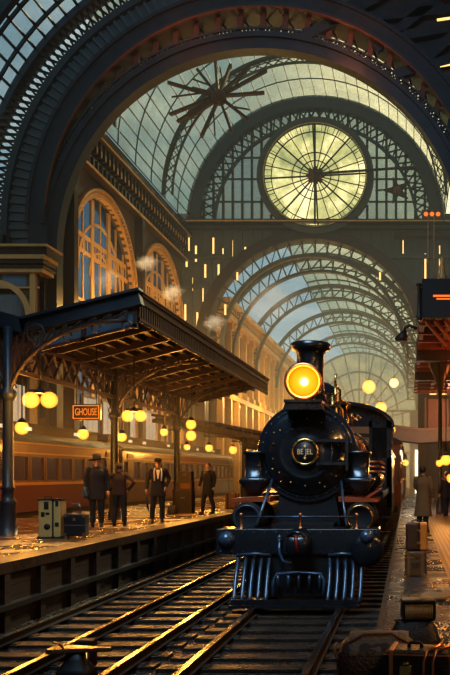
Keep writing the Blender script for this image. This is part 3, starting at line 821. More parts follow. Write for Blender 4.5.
# domes and boiler fittings
mb = MB(); mb.lathe([(.46,3.3),(.4,3.45),(.36,3.6),(.36,3.95),(.3,4.12),(.16,4.22),(.001,4.25)], (0,3.3,0), 'z', 28); mb.build('steam_dome', M['black'], t)
mb = MB(); mb.lathe([(.4,3.3),(.34,3.45),(.32,3.8),(.25,3.92),(.1,3.98),(.001,3.99)], (0,5.3,0), 'z', 28); mb.build('sand_dome', M['black'], t)
mb = MB()
for x in (-.12,.12): mb.lathe([(.08,3.4),(.06,3.6),(.05,3.85),(.07,3.88),(.07,3.96),(.001,4.0)], (x,6.6,0), 'z', 12)
mb.build('safety_valve', M['brass'], t)
mb = MB(); mb.lathe([(.03,3.4),(.03,3.9),(.055,3.92),(.055,4.12),(.001,4.16)], (.3,7.0,0), 'z', 10); mb.build('whistle', M['brass'], t)
mb = MB(); mb.tube([(.5,1.2,3.5),(.5,1.2,3.95),(.5,2.2,3.95),(.5,2.2,3.75),(.62,3.2,3.75),(.62,3.2,3.5),(.7,4.4,3.5),(.7,4.4,3.62),(.72,5.6,3.62)], .028, 8); mb.tube([(.5,1.2,3.95),(.5,1.2,4.15)], .022, 8); mb.tube([(.62,4.0,3.35),(.62,4.0,3.62)],.03,8)
mb.build('top_pipework', M['brass'], t)
mb = MB(); mb.tube([(.86,1.0,3.0),(.9,1.6,3.02),(.9,7.6,3.02)], .02, 8)
for y in (1.6,3.2,4.8,6.4): mb.beam((.78,y,2.98),(.9,y,3.02), .03)
mb.build('boiler_handrail', M['steel'], t)
mb = MB(); mb.tube([(-.86,1.0,3.0),(-.9,1.6,3.02),(-.9,7.6,3.02)], .02, 8); mb.build('boiler_handrail', M['steel'], t)
# bell on the right shoulder
mb = MB(); mb.lathe([(.13,0),(.11,.05),(.08,.16),(.03,.22),(.001,.23)], (.35,2.25,3.62), 'z', 16); mb.beam((.2,2.25,3.45),(.2,2.25,3.9),.03); mb.beam((.5,2.25,3.4),(.5,2.25,3.9),.03); mb.beam((.2,2.25,3.88),(.5,2.25,3.88),.03); mb.build('bell', M['brass'], t)
# saddle, frames and running boards
mb = MB(); mb.prism([(-.62,.95,1.3),(.62,.95,1.3),(.5,.95,1.95),(-.5,.95,1.95)], (0,1.3,0)); mb.box(-.55,.55,.3,9.6,.75,1.35); mb.box(-.62,.62,2.3,7.8,1.3,1.9); mb.build('main_frame', M['black2'], t)
mb = MB(); mb.box(-.75,.75,5.8,7.9,1.1,2.7); mb.build('firebox', M['black2'], t)
for s in (-1, 1):
    mb = MB(); mb.box(s*.62 if s>0 else -1.36, 1.36 if s>0 else -.62, 2.1, 7.8, 1.82, 1.88); mb.box(*(sorted((s*1.3,s*1.38))), 2.1, 7.8, 1.76, 1.9); mb.build('running_board', M['black'], t)
    # cylinder, valve chest cover and box above
    mb = MB(); mb.lathe([(.001,.4),(.17,.4),(.2,.36),(.21,.36),(.21,.44),(.28,.45),(.28,1.7),(.2,1.75)], (s*1.02,0,1.46), 'y', 28); cyl = mb.build('cylinder', M['matte'], t)
    MB().lathe([(.21,.35),(.222,.34),(.235,.35),(.235,.44)], (s*1.02,0,1.46), 'y', 28, False).build('cylinder_ring', M['brass'] if s > 0 else M['steelb'], cyl)
    mb = MB(); mb.prism([(s*.62,.5,1.74),(s*1.34,.5,1.74),(s*1.34,.5,1.8),(s*.62,.5,1.84)], (0,1.3,0))
    if s > 0: mb.prism([(1.15,.5,1.8),(1.36,.5,1.95),(1.36,.5,1.99),(1.1,.5,1.83)], (0,1.3,0))
    mb.build('cylinder_cover', M['redp'], t)
    mb = MB(); mb.loft([(1.85,s*.99,1.0,.13,.2),(1.98,s*.99,1.0,.17,.25),(2.08,s*.98,1.0,.27,.32),(2.16,s*.97,1.0,.29,.34),(2.18,s*.97,1.0,.2,.3),(2.2,s*.98,1.0,.17,.26),(2.6,s*.98,1.0,.17,.26),(2.63,s*.98,1.0,.21,.3),(2.67,s*.98,1.0,.21,.3)], 20, 5); mb.build('steam_chest', M['black'], t)
    # diagonal stay rods in front
    MB().tube([(s*.64,.86,2.14),(s*.7,.5,1.8),(s*.8,.1,1.32)], .028, 8).build('stay_rod', M['steelb'], t)
    # wheels
    for k, (y, r) in enumerate(((2.9,.72),(4.6,.72),(6.3,.72),(1.05,.42))):
        mb = MB(); x = s*.74; w = .06
        mb.lathe([(r-.1,-w),(r+.03,-w*s*-1 if False else -w),(r,w),(r-.1,w),(r-.1,-w)], (x,y,r), 'x', 36)
        mb.lathe([(.001,-.08),(.14,-.08),(.14,.08),(.001,.08)], (x,y,r), 'x', 16)
        for q in range(12): a = 2*PI*q/12; mb.beam((x,y+math.cos(a)*.1,r+math.sin(a)*.1),(x,y+math.cos(a)*(r-.06),r+math.sin(a)*(r-.06)), .06, .05)
        mb.build('wheel', M['black2'], t)
    mb = MB(); mb.beam((s*.86,1.7,1.2),(s*.86,4.6,.5),.05,.09); mb.beam((s*.88,2.9,.5),(s*.88,6.3,.5),.05,.1); mb.beam((s*.9,1.6,1.46),(s*.9,2.6,1.46),.06,.06); mb.build('coupling_rod', M['steel'], t)
    # cab steps
    mb = MB(); mb.box(*sorted((s*1.0,s*1.38)),8.2,8.8,.6,.64); mb.box(*sorted((s*1.0,s*1.38)),8.2,8.8,1.0,1.04); mb.box(*sorted((s*1.0,s*1.05)),8.1,8.9,.5,1.4); mb.build('cab_step', M['black2'], t)
# compressor / reservoir along the right side, lit copper pipes
mb = MB(); mb.lathe([(.001,2.4),(.17,2.45),(.2,2.55),(.2,5.4),(.17,5.5),(.001,5.55)], (1.12,0,2.12), 'y', 20); mb.build('air_reservoir', M['black'], t)
mb = MB()
for i in range(3): mb.tube([(1.0,2.2,2.5-.1*i),(1.3,2.3,2.5-.1*i),(1.3,5.6,2.5-.1*i)], .025, 8)
mb.build('side_pipe', M['copper'], t)
# buffer beam
mb = MB(); mb.box(-1.46,1.4,-.08,.1,.84,1.29); mb.box(-1.44,1.38,.1,.6,1.22,1.29)
bb = mb.build('buffer_beam', M['black'], t, bevel=.015)
mb = MB()
for i in range(15):
    for z in (.9,1.23): mb.ball((-1.38+i*.193,-.085,z), .014, 6)
mb.build('rivets', M['steelb'], bb)
mb = MB(); mb.lathe([(.001,-.2),(.06,-.2),(.12,-.14),(.15,-.09),(.15,-.02)], (-1.28,0,1.1), 'y', 22); mb.build('buffer', M['steelb'], t)
mb = MB(); mb.lathe([(.001,-.3),(.2,-.29),(.27,-.25),(.29,-.2),(.29,-.12),(.14,-.1),(.14,0)], (1.17,0,.93), 'y', 30); mb.build('buffer', M['black'], t)['label'] = 'large round black buffer'
mb = MB(); mb.lathe([(.001,-.36),(.05,-.36),(.1,-.32),(.12,-.27),(.12,-.1)], (1.17,0,1.16), 'y', 22); mb.build('buffer_boss', M['steelb'], t)
# handrail over the beam
mb = MB(); mb.tube([(-1.03,-.04,1.5),(1.0,-.04,1.5)], .016, 8)
rl = mb.build('front_handrail', M['steelb'], t)
for x in (-1.03,0,.98):
    mb = MB(); mb.lathe([(.03,1.29),(.03,1.33),(.018,1.35),(.018,1.5),(.035,1.52),(.03,1.56),(.001,1.57)], (x,-.04,0), 'z', 10); mb.build('stanchion', M['copper'], t)
# coupler
mb = MB(); mb.loft([(.86,0,-.25,.13,.2),(.92,0,-.28,.2,.22),(1.16,0,-.28,.2,.22),(1.22,0,-.24,.15,.18)], 20, 5); mb.box(-.12,.12,-.1,0,.7,1.3); mb.tube([(-.17,-.42,1.18),(-.05,-.5,1.26),(.08,-.5,1.25),(.19,-.42,1.12),(.2,-.42,.9)], .035, 8)
cp = mb.build('coupler', M['black'], t); MB().tube([(-.02,-.5,1.2),(.0,-.53,1.1),(.01,-.52,.92)], .03, 8).build('red_hose', paint('red_rubber', (.25,.02,.015), .4), cp)
mb = MB(); mb.tube([(-.35,-.1,1.15),(-.35,-.16,.9),(-.28,-.2,.74),(-.12,-.22,.7)], .03, 8); mb.lathe([(.04,1.1),(.05,1.14),(.03,1.18),(.001,1.2)], (-.35,-.12,0), 'z', 8); mb.build('brake_hose', M['steelb'], t)
# pilot (cowcatcher): curved bars, centre grille, bottom plate
for s in (-1, 1):
    for k in range(5):
        x = s*(.52+.135*k)
        mb = MB(); pts = []
        for i in range(9):
            u = i/8; pts.append((x+s*.015*math.sin(u*PI), -.1-.02-.42*u**1.6, .84-.76*u+.02*math.sin(PI*u)))
        mb.tube(pts, .036, 8); mb.build('pilot_bar', M['steelb'], t)
    MB().tube([(s*.5,-.16,.84),(s*.75,-.2,.87),(s*1.08,-.16,.84)], .03, 8).build('pilot_loop', M['steelb'], t)
mb = MB()
for i in range(5):
    x = -.36+.18*i; mb.tube([(x,-.2,.2),(x,-.24,.44),(x,-.22,.5)], .03, 8)
mb.tube([(-.43,-.3,.14),(-.44,-.24,.4),(-.38,-.2,.52),(0,-.2,.55),(.38,-.2,.52),(.44,-.24,.4),(.43,-.3,.14)], .034, 8)
mb.build('centre_grille', M['steelb'], t)
mb = MB(); mb.beam((-1.1,-.54,.09),(1.02,-.54,.09),.08,.08); mb.prism([(-1.12,-.66,.0),(1.06,-.66,.0),(1.06,-.66,.045),(-1.12,-.66,.045)],(0,.5,0)); mb.build('pilot_plate', M['black'], t)
MB().box(-.95,.9,-.02,.02,.1,.84).build('pilot_backplate', M['black2'], t)
# cab
CY0, CY1 = 7.8, 10.0
mb = MB()
for s in (-1, 1):
    mb.box(*sorted((s*1.38,s*1.44)), CY0, CY1, 1.35, 2.45); mb.box(*sorted((s*1.38,s*1.44)), CY0, CY0+.35, 2.45, 3.6); mb.box(*sorted((s*1.38,s*1.44)), CY0+1.2, CY0+1.5, 2.45, 3.6)
    mb.box(*sorted((s*1.38,s*1.44)), CY0, CY1, 3.4, 3.62)
    mb.box(*sorted((s*.82,s*.9)), CY0-.01, CY0+.05, 2.7, 3.8); mb.box(*sorted((s*1.3,s*1.44)), CY0-.01, CY0+.05, 1.35, 3.7)
    mb.box(*sorted((s*.6,s*1.44)), CY0-.01, CY0+.05, 1.35, 2.7); mb.box(*sorted((s*.82,s*1.44)), CY0-.01, CY0+.05, 3.52, 3.7)
n = 12
mb.prism([(1.42*math.cos(PI*i/n)*1.0, CY0, 3.55+.6*math.sin(PI*i/n)) for i in range(n+1)], (0,.05,0))
cab = mb.build('cab', M['black'], t)
for s in (-1, 1):
    MB().box(*sorted((s*.9,s*1.3)), CY0+.01, CY0+.03, 2.7, 3.52).build('window_glass', M['cabglass'], cab)
    MB().box(*sorted((s*1.4,s*1.42)), CY0+.35, CY0+1.2, 2.45, 3.4).build('window_glass', M['cabglass'], cab)
mb = MB(); n = 16
arcp = [(1.52*math.cos(PI*i/n), CY0-.25, 3.56+.66*math.sin(PI*i/n)) for i in range(n+1)]; arci = [(1.48*math.cos(PI*i/n), CY0-.25, 3.5+.64*math.sin(PI*i/n)) for i in range(n+1)]
for i in range(n): mb.prism([arci[i], arci[i+1], arcp[i+1], arcp[i]], (0, 2.8, 0))
mb.build('cab_roof', M['black'], t)
# tender
tt = thing('coal_tender', 'black coal tender coupled behind the locomotive cab', 'tender', (LX, LY+10.4, LZ))
mb = MB(); mb.box(-1.38,1.38,0,5.2,1.0,2.9); mb.box(-1.42,1.42,0,5.2,2.86,2.94); mb.build('tank', M['black'], tt, bevel=.03)
mb = MB(); mb.loft([(2.9,0,2.4,1.2,2.2),(3.2,0,2.4,1.0,1.8),(3.45,.1,2.3,.5,1.0)], 16, 3); mb.build('coal_load', M['coal'], tt)
for y in (.9,2.3,3.9): 
    mb = MB()
    for s in (-1,1): mb.lathe([(.001,-.06),(.5,-.06),(.5,.06),(.001,.06)], (s*.75,y,.5), 'x', 24)
    mb.beam((-.75,y,.5),(.75,y,.5),.1); mb.build('wheelset', M['black2'], tt)
mb = MB(); mb.box(-1.1,1.1,0,5.2,.75,1.0); mb.box(-.12,.12,-.6,0,.85,.98); mb.build('frame', M['black2'], tt)

# ================================================================== COACHES
def coach(name, label, grp, length, W, body, line, mats, clerestory=True, both=False):
    """local: x = 0 centre line, y along, z from rail top"""
    t = thing(name, label, 'railway coach', (0,0,0), 0, grp)
    hw = W/2
    mb = MB()
    mb.box(-hw, hw, 0, length, 1.05, 1.95); mb.box(-hw+.02, hw-.02, 0, length, 3.0, 3.45); mb.box(-hw+.08, hw-.08, 0.05, length-.05, 1.95, 3.0)
    t_b = mb.build('body', body, t)
    mb = MB(); n = 10
    pr = [((hw+.1)*math.cos(PI*i/n), 0, 3.42+.42*math.sin(PI*i/n)) for i in range(n+1)]
    mb.prism([(x, -.1, z) for x,_,z in pr], (0, length+.2, 0))
    if clerestory: mb.box(-.75,.75,.3,length-.3,3.75,4.1); mb.box(-.85,.85,.2,length-.2,4.1,4.16)
    mb.build('roof', M['coachd'], t)
    mb = MB()
    for s in (-1, 1):
        mb.box(*sorted((s*hw,s*(hw+.03))), 0, length, 1.95, 2.05); mb.box(*sorted((s*hw,s*(hw+.025))), 0, length, 3.02, 3.07); mb.box(*sorted((s*hw,s*(hw+.025))), 0, length, 3.36, 3.42)
    mb.build('waist_line', line, t)
    sides = (1,)
    k = int(length/1.15); st = length/k
    for i in range(k):
        for s in sides:
            mb = MB(); y0, y1 = i*st+.1, (i+1)*st-.1
            x = s*(hw-.02)
            for a,b,c,d in ((y0-.12,y0+.02,2.05,3.02),(y1-.02,y1+.12,2.05,3.02),(y0,y1,2.05,2.12),(y0,y1,2.92,3.02)): mb.box(*sorted((x-.05*s,x+.02*s)), a,b,c,d)
            f = mb.build('window', M['frame'], t)
            MB().box(*sorted((x-.05*s,x-.03*s)), y0, y1, 2.1, 2.95).build('pane', M['cwin'], f)
    if clerestory:
        for i in range(int(length/2.1)):
            if i % 5 != 3: MB().box(.75,.77,.9+i*2.1,1.4+i*2.1,3.9,4.03).build('clerestory_light', M['whlit'], t)
    mb = MB(); mb.box(-hw+.1,hw-.1,.1,length-.1,.8,1.05); mb.box(-.8,.8,4,length-4,.45,.85); mb.build('underframe', M['black2'], t)
    for y in (2.2, length-2.2):
        mb = MB()
        for dy in (-.8,.8):
            for s in (-1,1): mb.lathe([(.001,-.06),(.45,-.06),(.45,.06),(.001,.06)], (s*.75,y+dy,.45), 'x', 20)
        for s in (-1,1): mb.box(*sorted((s*.85,s*.95)), y-1.2,y+1.2,.4,.62)
        mb.box(-.9,.9,y-.15,y+.15,.45,.6)
        mb.build('bogie', M['black2'], t)
    mb = MB()
    for y in (.02,-.12): mb.box(-.5,.5,y-.25,y,1.1,3.3)
    mb.build('gangway', M['black2'], t)
    for y in (1.0, length-1.0):
        e_ = MB().box(hw,hw+.02,y-.4,y+.4,1.15,3.3).build('end_door', M['frame'], t)
        MB().box(hw+.02,hw+.05,y+.25,y+.3,1.9,2.1).build('door_handle', M['brass'], e_)
    return t
TX = -14.45
for k, (y0, l) in enumerate(((13.0,'maroon coach with cream waist line at the left platform, nearest the camera'), (36.2,'farther maroon coach at left platform, behind the lamp row'))):
    c = coach('railway_coach', l, 'maroon coaches at the left platform', 22.6, 3.1, M['maroon'], M['cream'], None); c.location = (TX, y0, .1)
for k, (y0, l) in enumerate(((30.6,'brown varnished coach directly behind the locomotive tender'), (49.5,'second brown coach of the locomotive train'))):
    c = coach('railway_coach', l, 'brown coaches of the locomotive train', 18.5, 2.95, M['brown2'], M['copper'], None, False); c.location = (LX+.12+.12*k, y0, .15)
# rails of the maroon train are hidden by the platform; leave only its track bed
# ================================================================== LEFT PLATFORM CANOPY
def canopy(label, y0, y1, vx, vz, ex, ez, lx, lz, cols, bx=None, front=True):
    t = thing('platform_canopy', label, 'canopy', (0,0,0))
    mb = MB()
    mb.prism([(vx,y0,vz),(ex,y0,ez),(ex,y0,ez+.12),(vx,y0,vz+.12)], (0,y1-y0,0))
    mb.prism([(lx,y0,lz),(vx,y0,vz),(vx,y0,vz+.12),(lx,y0,lz+.12)], (0,y1-y0,0))
    mb.build('roof_boarding', M['plank'], t)
    mb = MB(); n = 7
    for i in range(n):
        u = (i+.5)/n
        for (ax,az) in ((ex,ez),(lx,lz)):
            x = vx+(ax-vx)*u; z = vz+(az-vz)*u; mb.box(x-.05,x+.05,y0,y1,z-.16,z)
    mb.build('purlins', M['ironbr'], t)
    mb = MB(); y = y0+.2
    while y < y1:
        mb.beam((vx,y,vz-.2),(ex-.05,y,ez-.2),.09,.2); mb.beam((vx,y,vz-.2),(lx,y,lz-.2),.09,.2); y += 1.5
    mb.build('rafters', M['ironbr'], t)
    # side valance with slats
    mb = MB(); mb.box(ex,ex+.09,y0,y1,ez-.02,ez+.2); mb.box(ex+.02,ex+.07,y0,y1,ez-.42,ez-.36); mb.box(ex+.09,ex+.13,y0,y1,ez+.14,ez+.2); mb.mi = 0
    yy = y0
    while yy < y1: mb.box(ex+.02,ex+.06,yy,yy+.09,ez-.46,ez); yy += .17
    mb.build('valance', M['ironbr'], t)
    mb = MB(); mb.box(ex+.1,ex+.15,y0,y1,ez+.2,ez+.23); mb.build('valance_edge', M['ironr'], t)
    if front:
        mb = MB()
        mb.beam((vx-.05,y0-.08,vz+.06),(ex+.12,y0-.08,ez+.08),.24,.34); mb.beam((vx+.05,y0-.08,vz+.06),(lx,y0-.08,lz+.06),.24,.34)
        mb.beam((vx,y0-.14,vz+.22),(ex+.14,y0-.14,ez+.24),.32,.06)
        mb.build('front_fascia', M['ironb'], t)
        mb = MB()
        for u0,u1 in ((.06,.5),(.54,.98)):
            a = (vx+(ex-vx)*u0, vz+(ez-vz)*u0); b = (vx+(ex-vx)*u1, vz+(ez-vz)*u1)
            mb.prism([(a[0],y0-.02,a[1]-.5),(b[0],y0-.02,b[1]-.5),(b[0],y0-.02,b[1]-.18),(a[0],y0-.02,a[1]-.18)], (0,.03,0))
        mb.build('blue_panel', paint('blue_painted_panel', (.05,.1,.15), .35, 0, .3, 3), t)
        mb = MB()
        for u in (.03,.52,.99):
            a = (vx+(ex-vx)*u, vz+(ez-vz)*u); mb.box(a[0]-.05,a[0]+.05,y0-.06,y0+.03,a[1]-.6,a[1]-.1)
        mb.beam((vx,y0-.03,vz-.54),(ex,y0-.03,ez-.54),.06,.07)
        mb.build('panel_frame', M['ironbr'], t)
    if bx is None: bx = vx
    for cy in cols:
        b = MB(); b.lathe([(.2,0),(.2,.2),(.17,.26),(.17,.7),(.19,.74),(.14,.8),(.12,1.0),(.16,1.05),(.12,1.1),(.105,3.0),(.12,3.02),(.18,3.1),(.18,3.2),(.1,3.3),(.1,vz-PZ)], (bx,cy,PZ), 'z', 16)
        c = b.build('column', M['ironb'], t)
        for sx, az in ((ex, ez), (lx, lz)):
            mb = MB(); s = 1 if sx > bx else -1; w = abs(sx-bx)-.1; z0 = PZ+2.9
            cur = []
            for i in range(13):
                u = i/12; cur.append((bx+s*w*(1-math.cos(u*PI/2)), cy, z0+(az-.5-z0)*math.sin(u*PI/2)))
            mb.tube(cur, .05, 6)
            for i in range(2, 13):
                u = (cur[i][0]-bx)/(sx-bx); zt = vz+(az-vz)*u-.25
                mb.beam(cur[i], (cur[i][0],cy,zt), .04); 
                if i < 12:
                    u2 = (cur[i+1][0]-bx)/(sx-bx); mb.beam(cur[i], (cur[i+1][0],cy,vz+(az-vz)*u2-.25), .035)
                if i % 2 == 0: mb.tube([(cur[i][0]+.1*math.cos(a*.7),cy,cur[i][2]-.1+.1*math.sin(a*.7)) for a in range(9)], .022, 5)
            if front: mb.tube([(bx+s*.62+.2*math.cos(a*PI/8),cy,z0+1.62+.2*math.sin(a*PI/8)) for a in range(16)], .03, 5, True)
            mb.build('bracket', M['ironbr'], c)
    # longitudinal lattice girder over the columns
    mb = MB(); ya, yb = cols[0], cols[-1]; z1 = vz-.25; z0 = vz-.95
    mb.beam((bx,ya,z1),(bx,yb,z1),.1,.1); mb.beam((bx,ya,z0),(bx,yb,z0),.1,.1)
    k = int((yb-ya)/.55)
    for i in range(k):
        y = ya+(yb-ya)*i/k; y2 = ya+(yb-ya)*(i+1)/k; mb.beam((bx,y,z0),(bx,y2,z1),.05); mb.beam((bx,y,z1),(bx,y2,z0),.05)
    mb.build('lattice_girder', M['ironbr'], t)
    return t
CX = -8.72
canopy('large brown platform canopy with dark fascia and slatted valance on lattice brackets', 18.3, 35.0, CX, 5.72, -6.2, 6.36, -11.6, 6.5, [17.9, 24.4, 31.0], -8.95)
canopy('lower distant platform canopy behind the large one, partly hidden by the locomotive', 38.0, 74.0, -8.9, 4.75, -5.9, 4.15, -12.2, 5.2, [40.5, 47.5, 55.0, 63.0], -8.3, False)

# ================================================================== LAMPS
LIGHTS = []
def plight(name, loc, e, c=(1,.55,.16), r=.12, parent=None):
    d = bpy.data.lights.new(name, 'POINT'); d.energy = e; d.color = c; d.shadow_soft_size = r
    o = bpy.data.objects.new(name, d); COL.objects.link(o); o.location = loc
    return o
def globe(label, p, r, top, n=1, e=60, vert=False, grp='globe lamps of the left platform', mat='lamp', warm=(1,.43,.075)):
    r *= 1.2
    t = thing('globe_lamp', label, 'lamp', p, 0, grp)
    offs = [(0,0)] if n == 1 else ([(0,r*1.1),(0,-r*1.1)] if vert else [(-r*1.1,0),(r*1.1,0)])
    for dx, dz in offs: MB().ball((dx,0,dz), r, 16).build('globe', M[mat], t)
    zt = max(dz for _,dz in offs)+r
    mb = MB(); mb.lathe([(r*.75,zt-.04),(r*.5,zt+.03),(.04,zt+.08),(.001,zt+.09)], (0,0,0), 'z', 12)
    if n == 2 and not vert: mb.beam((-r*1.3,0,zt+.02),(r*1.3,0,zt+.02),.06)
    mb.build('cap', M['black2'], t)
    MB().tube([(0,0,zt+.05),(0,0,top-p[2])], .018, 6).build('stem', M['black2'], t)
    plight('lamp_light', (p[0],p[1]-.02,p[2]), e*2.1, warm, r)
    return t
lamps = [((40,400),17.4,.15,2,110,False,'double globe lamp hanging by the nearest column, largest on the platform'),
 ((22,428),20,.14,1,60,False,'globe lamp low at the left, hung right of the nearest column'),
 ((83,434),22.6,.13,1,60,False,'globe lamp hanging beneath the orange sign, above the man in the hat'),
 ((122,437),25,.12,1,60,False,'globe lamp just right of the second column, below the double lamp'),
 ((134,416),21.2,.13,2,100,False,'double globe lamp hanging right of the second column'),
 ((191,430),28,.15,2,110,True,'pair of globes one above the other beside the third column'),
 ((164,432),26.5,.11,1,45,False,'globe lamp above the man in the long open coat'),
 ((187,447),32,.11,1,45,False,'globe lamp behind the third column above the stacked crates'),
 ((209,448),34,.14,1,60,False,'globe lamp above the lone man at the far end'),
 ((233,450),44,.19,1,70,False,'globe lamp under the distant canopy, first in the far row'),
 ((246,451),47,.15,1,60,False,'globe lamp under the distant canopy, second in the far row'),
 ((257,452),49,.2,1,70,False,'globe lamp under the distant canopy, third in the far row'),
 ((273,453),51,.2,1,70,False,'globe lamp under the distant canopy, beside the locomotive')]
for (px,py),d,r,n,e,vert,l in lamps:
    p = at(px,py,d); top = 5.55 if d < 37 else 4.1
    globe(l, p, r, top, n, e, vert)
# right side lamps
globe('globe lamp hanging near the right edge above the distant walker', at(446,460,28), .16, 7.1, 1, 45, grp='globe lamps of the right platform')
globe('small globe lamp hanging left of its twin over the right platform', at(439.5,463,31), .12, 7.1, 1, 30, grp='globe lamps of the right platform')
globe('glowing globe lamp low at right edge over the studded paving', at(452,478,14), .08, 7.1, 1, 14, grp='globe lamps of the right platform')
t = thing('coach_lamp', 'small bright side lamp on the brown coach beside the walkway', 'lamp', (-.1,32.5,2.9))
MB().ball((0,0,0), .13, 12).build('globe', M['lamp'], t); MB().beam((-.26,0,0),(0,0,0),.05).build('bracket', M['black2'], t); plight('lamp_light', (.02,32.45,2.9), 40)
for (px,py),d,r,l in (((369,387),70,.5,'yellow globe lamp hanging highest in the far glazed hall'), ((381,408),72,.45,'yellow globe lamp in the far hall just above the cab roof'), ((366,409),74,.4,'dim globe lamp in the far hall left of the cab roof lamp'), ((394,383),76,.38,'pale glowing globe in the far hall standing in for white window bits')):  # the last, pale globe stands in for bright window bits
    globe(l, at(px,py,d), r, 16, 1, 150, grp='globe lamps of the far hall', mat='lampw' if r < .4 else 'lamp')
# headlight light
plight('headlight_light', (LX, LY+.1, LZ+3.91), 30, (1,.5,.08), .2)

# ---- orange lettered sign
p = at(86,412,20)
t = thing('platform_sign', 'small dark board with orange lit letters hanging under the canopy', 'sign', p)
MB().box(-.36,.36,0,.08,-.2,.2).build('board', M['ironbr'], t, bevel=.01)
mb = MB()
for a in ((-.33,.33,.15,.17),(-.33,.33,-.17,-.15),(-.33,-.31,-.17,.17),(.31,.33,-.17,.17)): mb.box(a[0],a[1],-.012,0,a[2],a[3])
mb.build('border', M['signo'], t)
text('GHOUSE', .25, (0,-.01,-.005), (PI/2,0,0), M['signo'], t, sx=.56)
mb = MB()
for x in (-.25,.25): mb.tube([(x,.04,.2),(x,.04,5.62-p.z)], .012, 6)
mb.build('hanger', M['black2'], t)

# ================================================================== RIGHT SIDE CANOPY, FOOTBRIDGE
t = thing('platform_canopy', 'dark red lit canopy over right platform with layered box fascia', 'canopy')
Y0 = 24.0
mb = MB(); mb.box(.42,2.5,Y0-.05,Y0+.3,8.0,8.28); mb.box(.3,2.5,Y0-.1,Y0+.3,7.1,8.0); mb.build('front_fascia', M['black2'], t)
mb = MB(); mb.lathe([(.07,7.0),(.1,7.05),(.1,7.15),(.06,7.2),(.06,8.0),(.1,8.05),(.07,8.1)], (.33,Y0-.18,0), 'z', 12); mb.build('corner_post', M['ironb'], t)
mb = MB(); mb.box(.75,1.25,Y0-.12,Y0-.1,7.72,7.78); mb.box(.85,1.5,Y0-.12,Y0-.1,7.64,7.68); mb.box(1.3,1.8,Y0-.12,Y0-.1,7.7,7.74); mb.build('light_slit', M['litred'], t)
MB().box(.35,2.5,Y0+.3,46,7.5,7.7).build('roof_boarding', M['ironr'], t)
mb = MB()
for i in range(14):
    y = Y0+1.2+i*1.6; mb.box(.35,2.5,y-.12,y+.12,7.1,7.5)
for x in (.45,1.3,2.2): mb.box(x-.08,x+.08,Y0,46,7.15,7.5)
mb.build('rafters', M['ironr'], t)
for ya in (30.2, 36.4): MB().box(.32,2.5,ya,ya+.5,6.72,7.5).build('cross_beam', M['black2'], t)
for y in (33.0,):
    mb = MB(); mb.lathe([(.16,.8),(.16,1.2),(.09,1.4),(.075,5.7),(.12,5.9),(.2,6.3),(.45,6.9),(.5,7.15)], (1.32,y,0), 'z', 14); mb.build('column', M['black2'], t)
mb = MB()
for i in range(3): mb.beam((.5+i*.3,Y0+.2,7.1),(1.3+i*.3,Y0+3,6.75),.07,.12)
mb.build('stay', M['ironr'], t)
for y in (26,29,33): plight('canopy_and_fill_light', (2.4,y,6.4), 90, (1,.22,.05), .3)
plight('canopy_and_fill_light', (2.2,44.6,6.0), 190, (1,.5,.32), .2)  # unseen fill, added to brighten the pink parapet wall
plight('canopy_and_fill_light', (.2,43,3.4), 110, (1,.75,.5), .2)  # unseen fill, added to lighten the footbridge
plight('end_fill', (1.0,61,4.2), 900, (1,.88,.65), .4)  # pale fill, added to lift the dark wall beyond the footbridge
# hanger rods and lit ornament above the canopy
mb = MB()
for px in (428,434): mb.tube([at(px,281,24.3),at(px,215,24.3)], .015, 6)
mb.build('hanger_rod', M['gold'], t)
p = at(442,276,24.3)
mb = MB(); mb.lathe([(.12,-.1),(.16,0),(.08,.1),(.1,.25),(.05,.4),(.08,.5),(.001,.6)], p, 'z', 10); mb.build('finial', M['gold'], t)
# signal horn on a bracket
p = at(402,338,26)
t = thing('hanging_lantern', 'black unlit bracket lantern jutting left from the right canopy', 'lantern', p)
MB().loft([(-.1,-.02,0,.2,.14),(0,-.02,0,.22,.16),(.12,.02,0,.15,.11),(.22,.06,0,.09,.07)], 14).build('body', M['black2'], t)
MB().tube([(.06,0,.2),(.12,0,.34),(.26,0,.42),(.3,0,.38),(.5,0,.3)], .05, 8).build('arm', M['black2'], t)
# footbridge
t = thing('footbridge', 'curved grey footbridge crossing behind the locomotive on the right', 'footbridge')
mb = MB(); FY = 47.0
pts = [(-1.6,4.85),(0.6,4.62),(2.6,4.75),(7,4.8)]
mb.prism([(-5.2,FY,5.1),(-5.2,FY,4.6),(-1.2,FY,4.5),(.8,FY,4.3),(3,FY,4.45),(7,FY,4.5),(7,FY,5.15),(3,FY,5.1),(.8,FY,5.0),(-1.2,FY,5.25),(-5.2,FY,5.4)], (0,2.5,0)); mb.build('deck', paint('grey_stone_deck', (.25,.19,.14), .6, 0, .3, 1), t)
mb = MB(); mb.prism([(-2.0,FY-.05,5.3),(-1.2,FY-.05,5.25),(.8,FY-.05,5.0),(3,FY-.05,5.1),(7,FY-.05,5.15),(7,FY-.05,5.32),(3,FY-.05,5.25),(.8,FY-.05,5.14),(-1.2,FY-.05,5.4),(-2,FY-.05,5.45)], (0,.4,0)); mb.build('coping', paint('pale_coping', (.3,.22,.15), .6, 0, .3, 1), t)
MB().box(1.0,7,FY+.5,FY+.9,5.15,7.0).build('parapet_wall', M['pink'], t)
mb = MB().box(1.1,7,FY+.35,FY+.5,6.9,7.1)
for i in range(5): mb.box(1.1+i*1.3,1.2+i*1.3,FY+.4,FY+.5,5.2,6.9)
mb.build('wall_frame', M['ironbr'], t)
for i in range(4): MB().box(1.28+i*.62,1.68+i*.62,FY+.3,FY+.34,7.15,7.55).build('lit_window', M['litwin'], t)
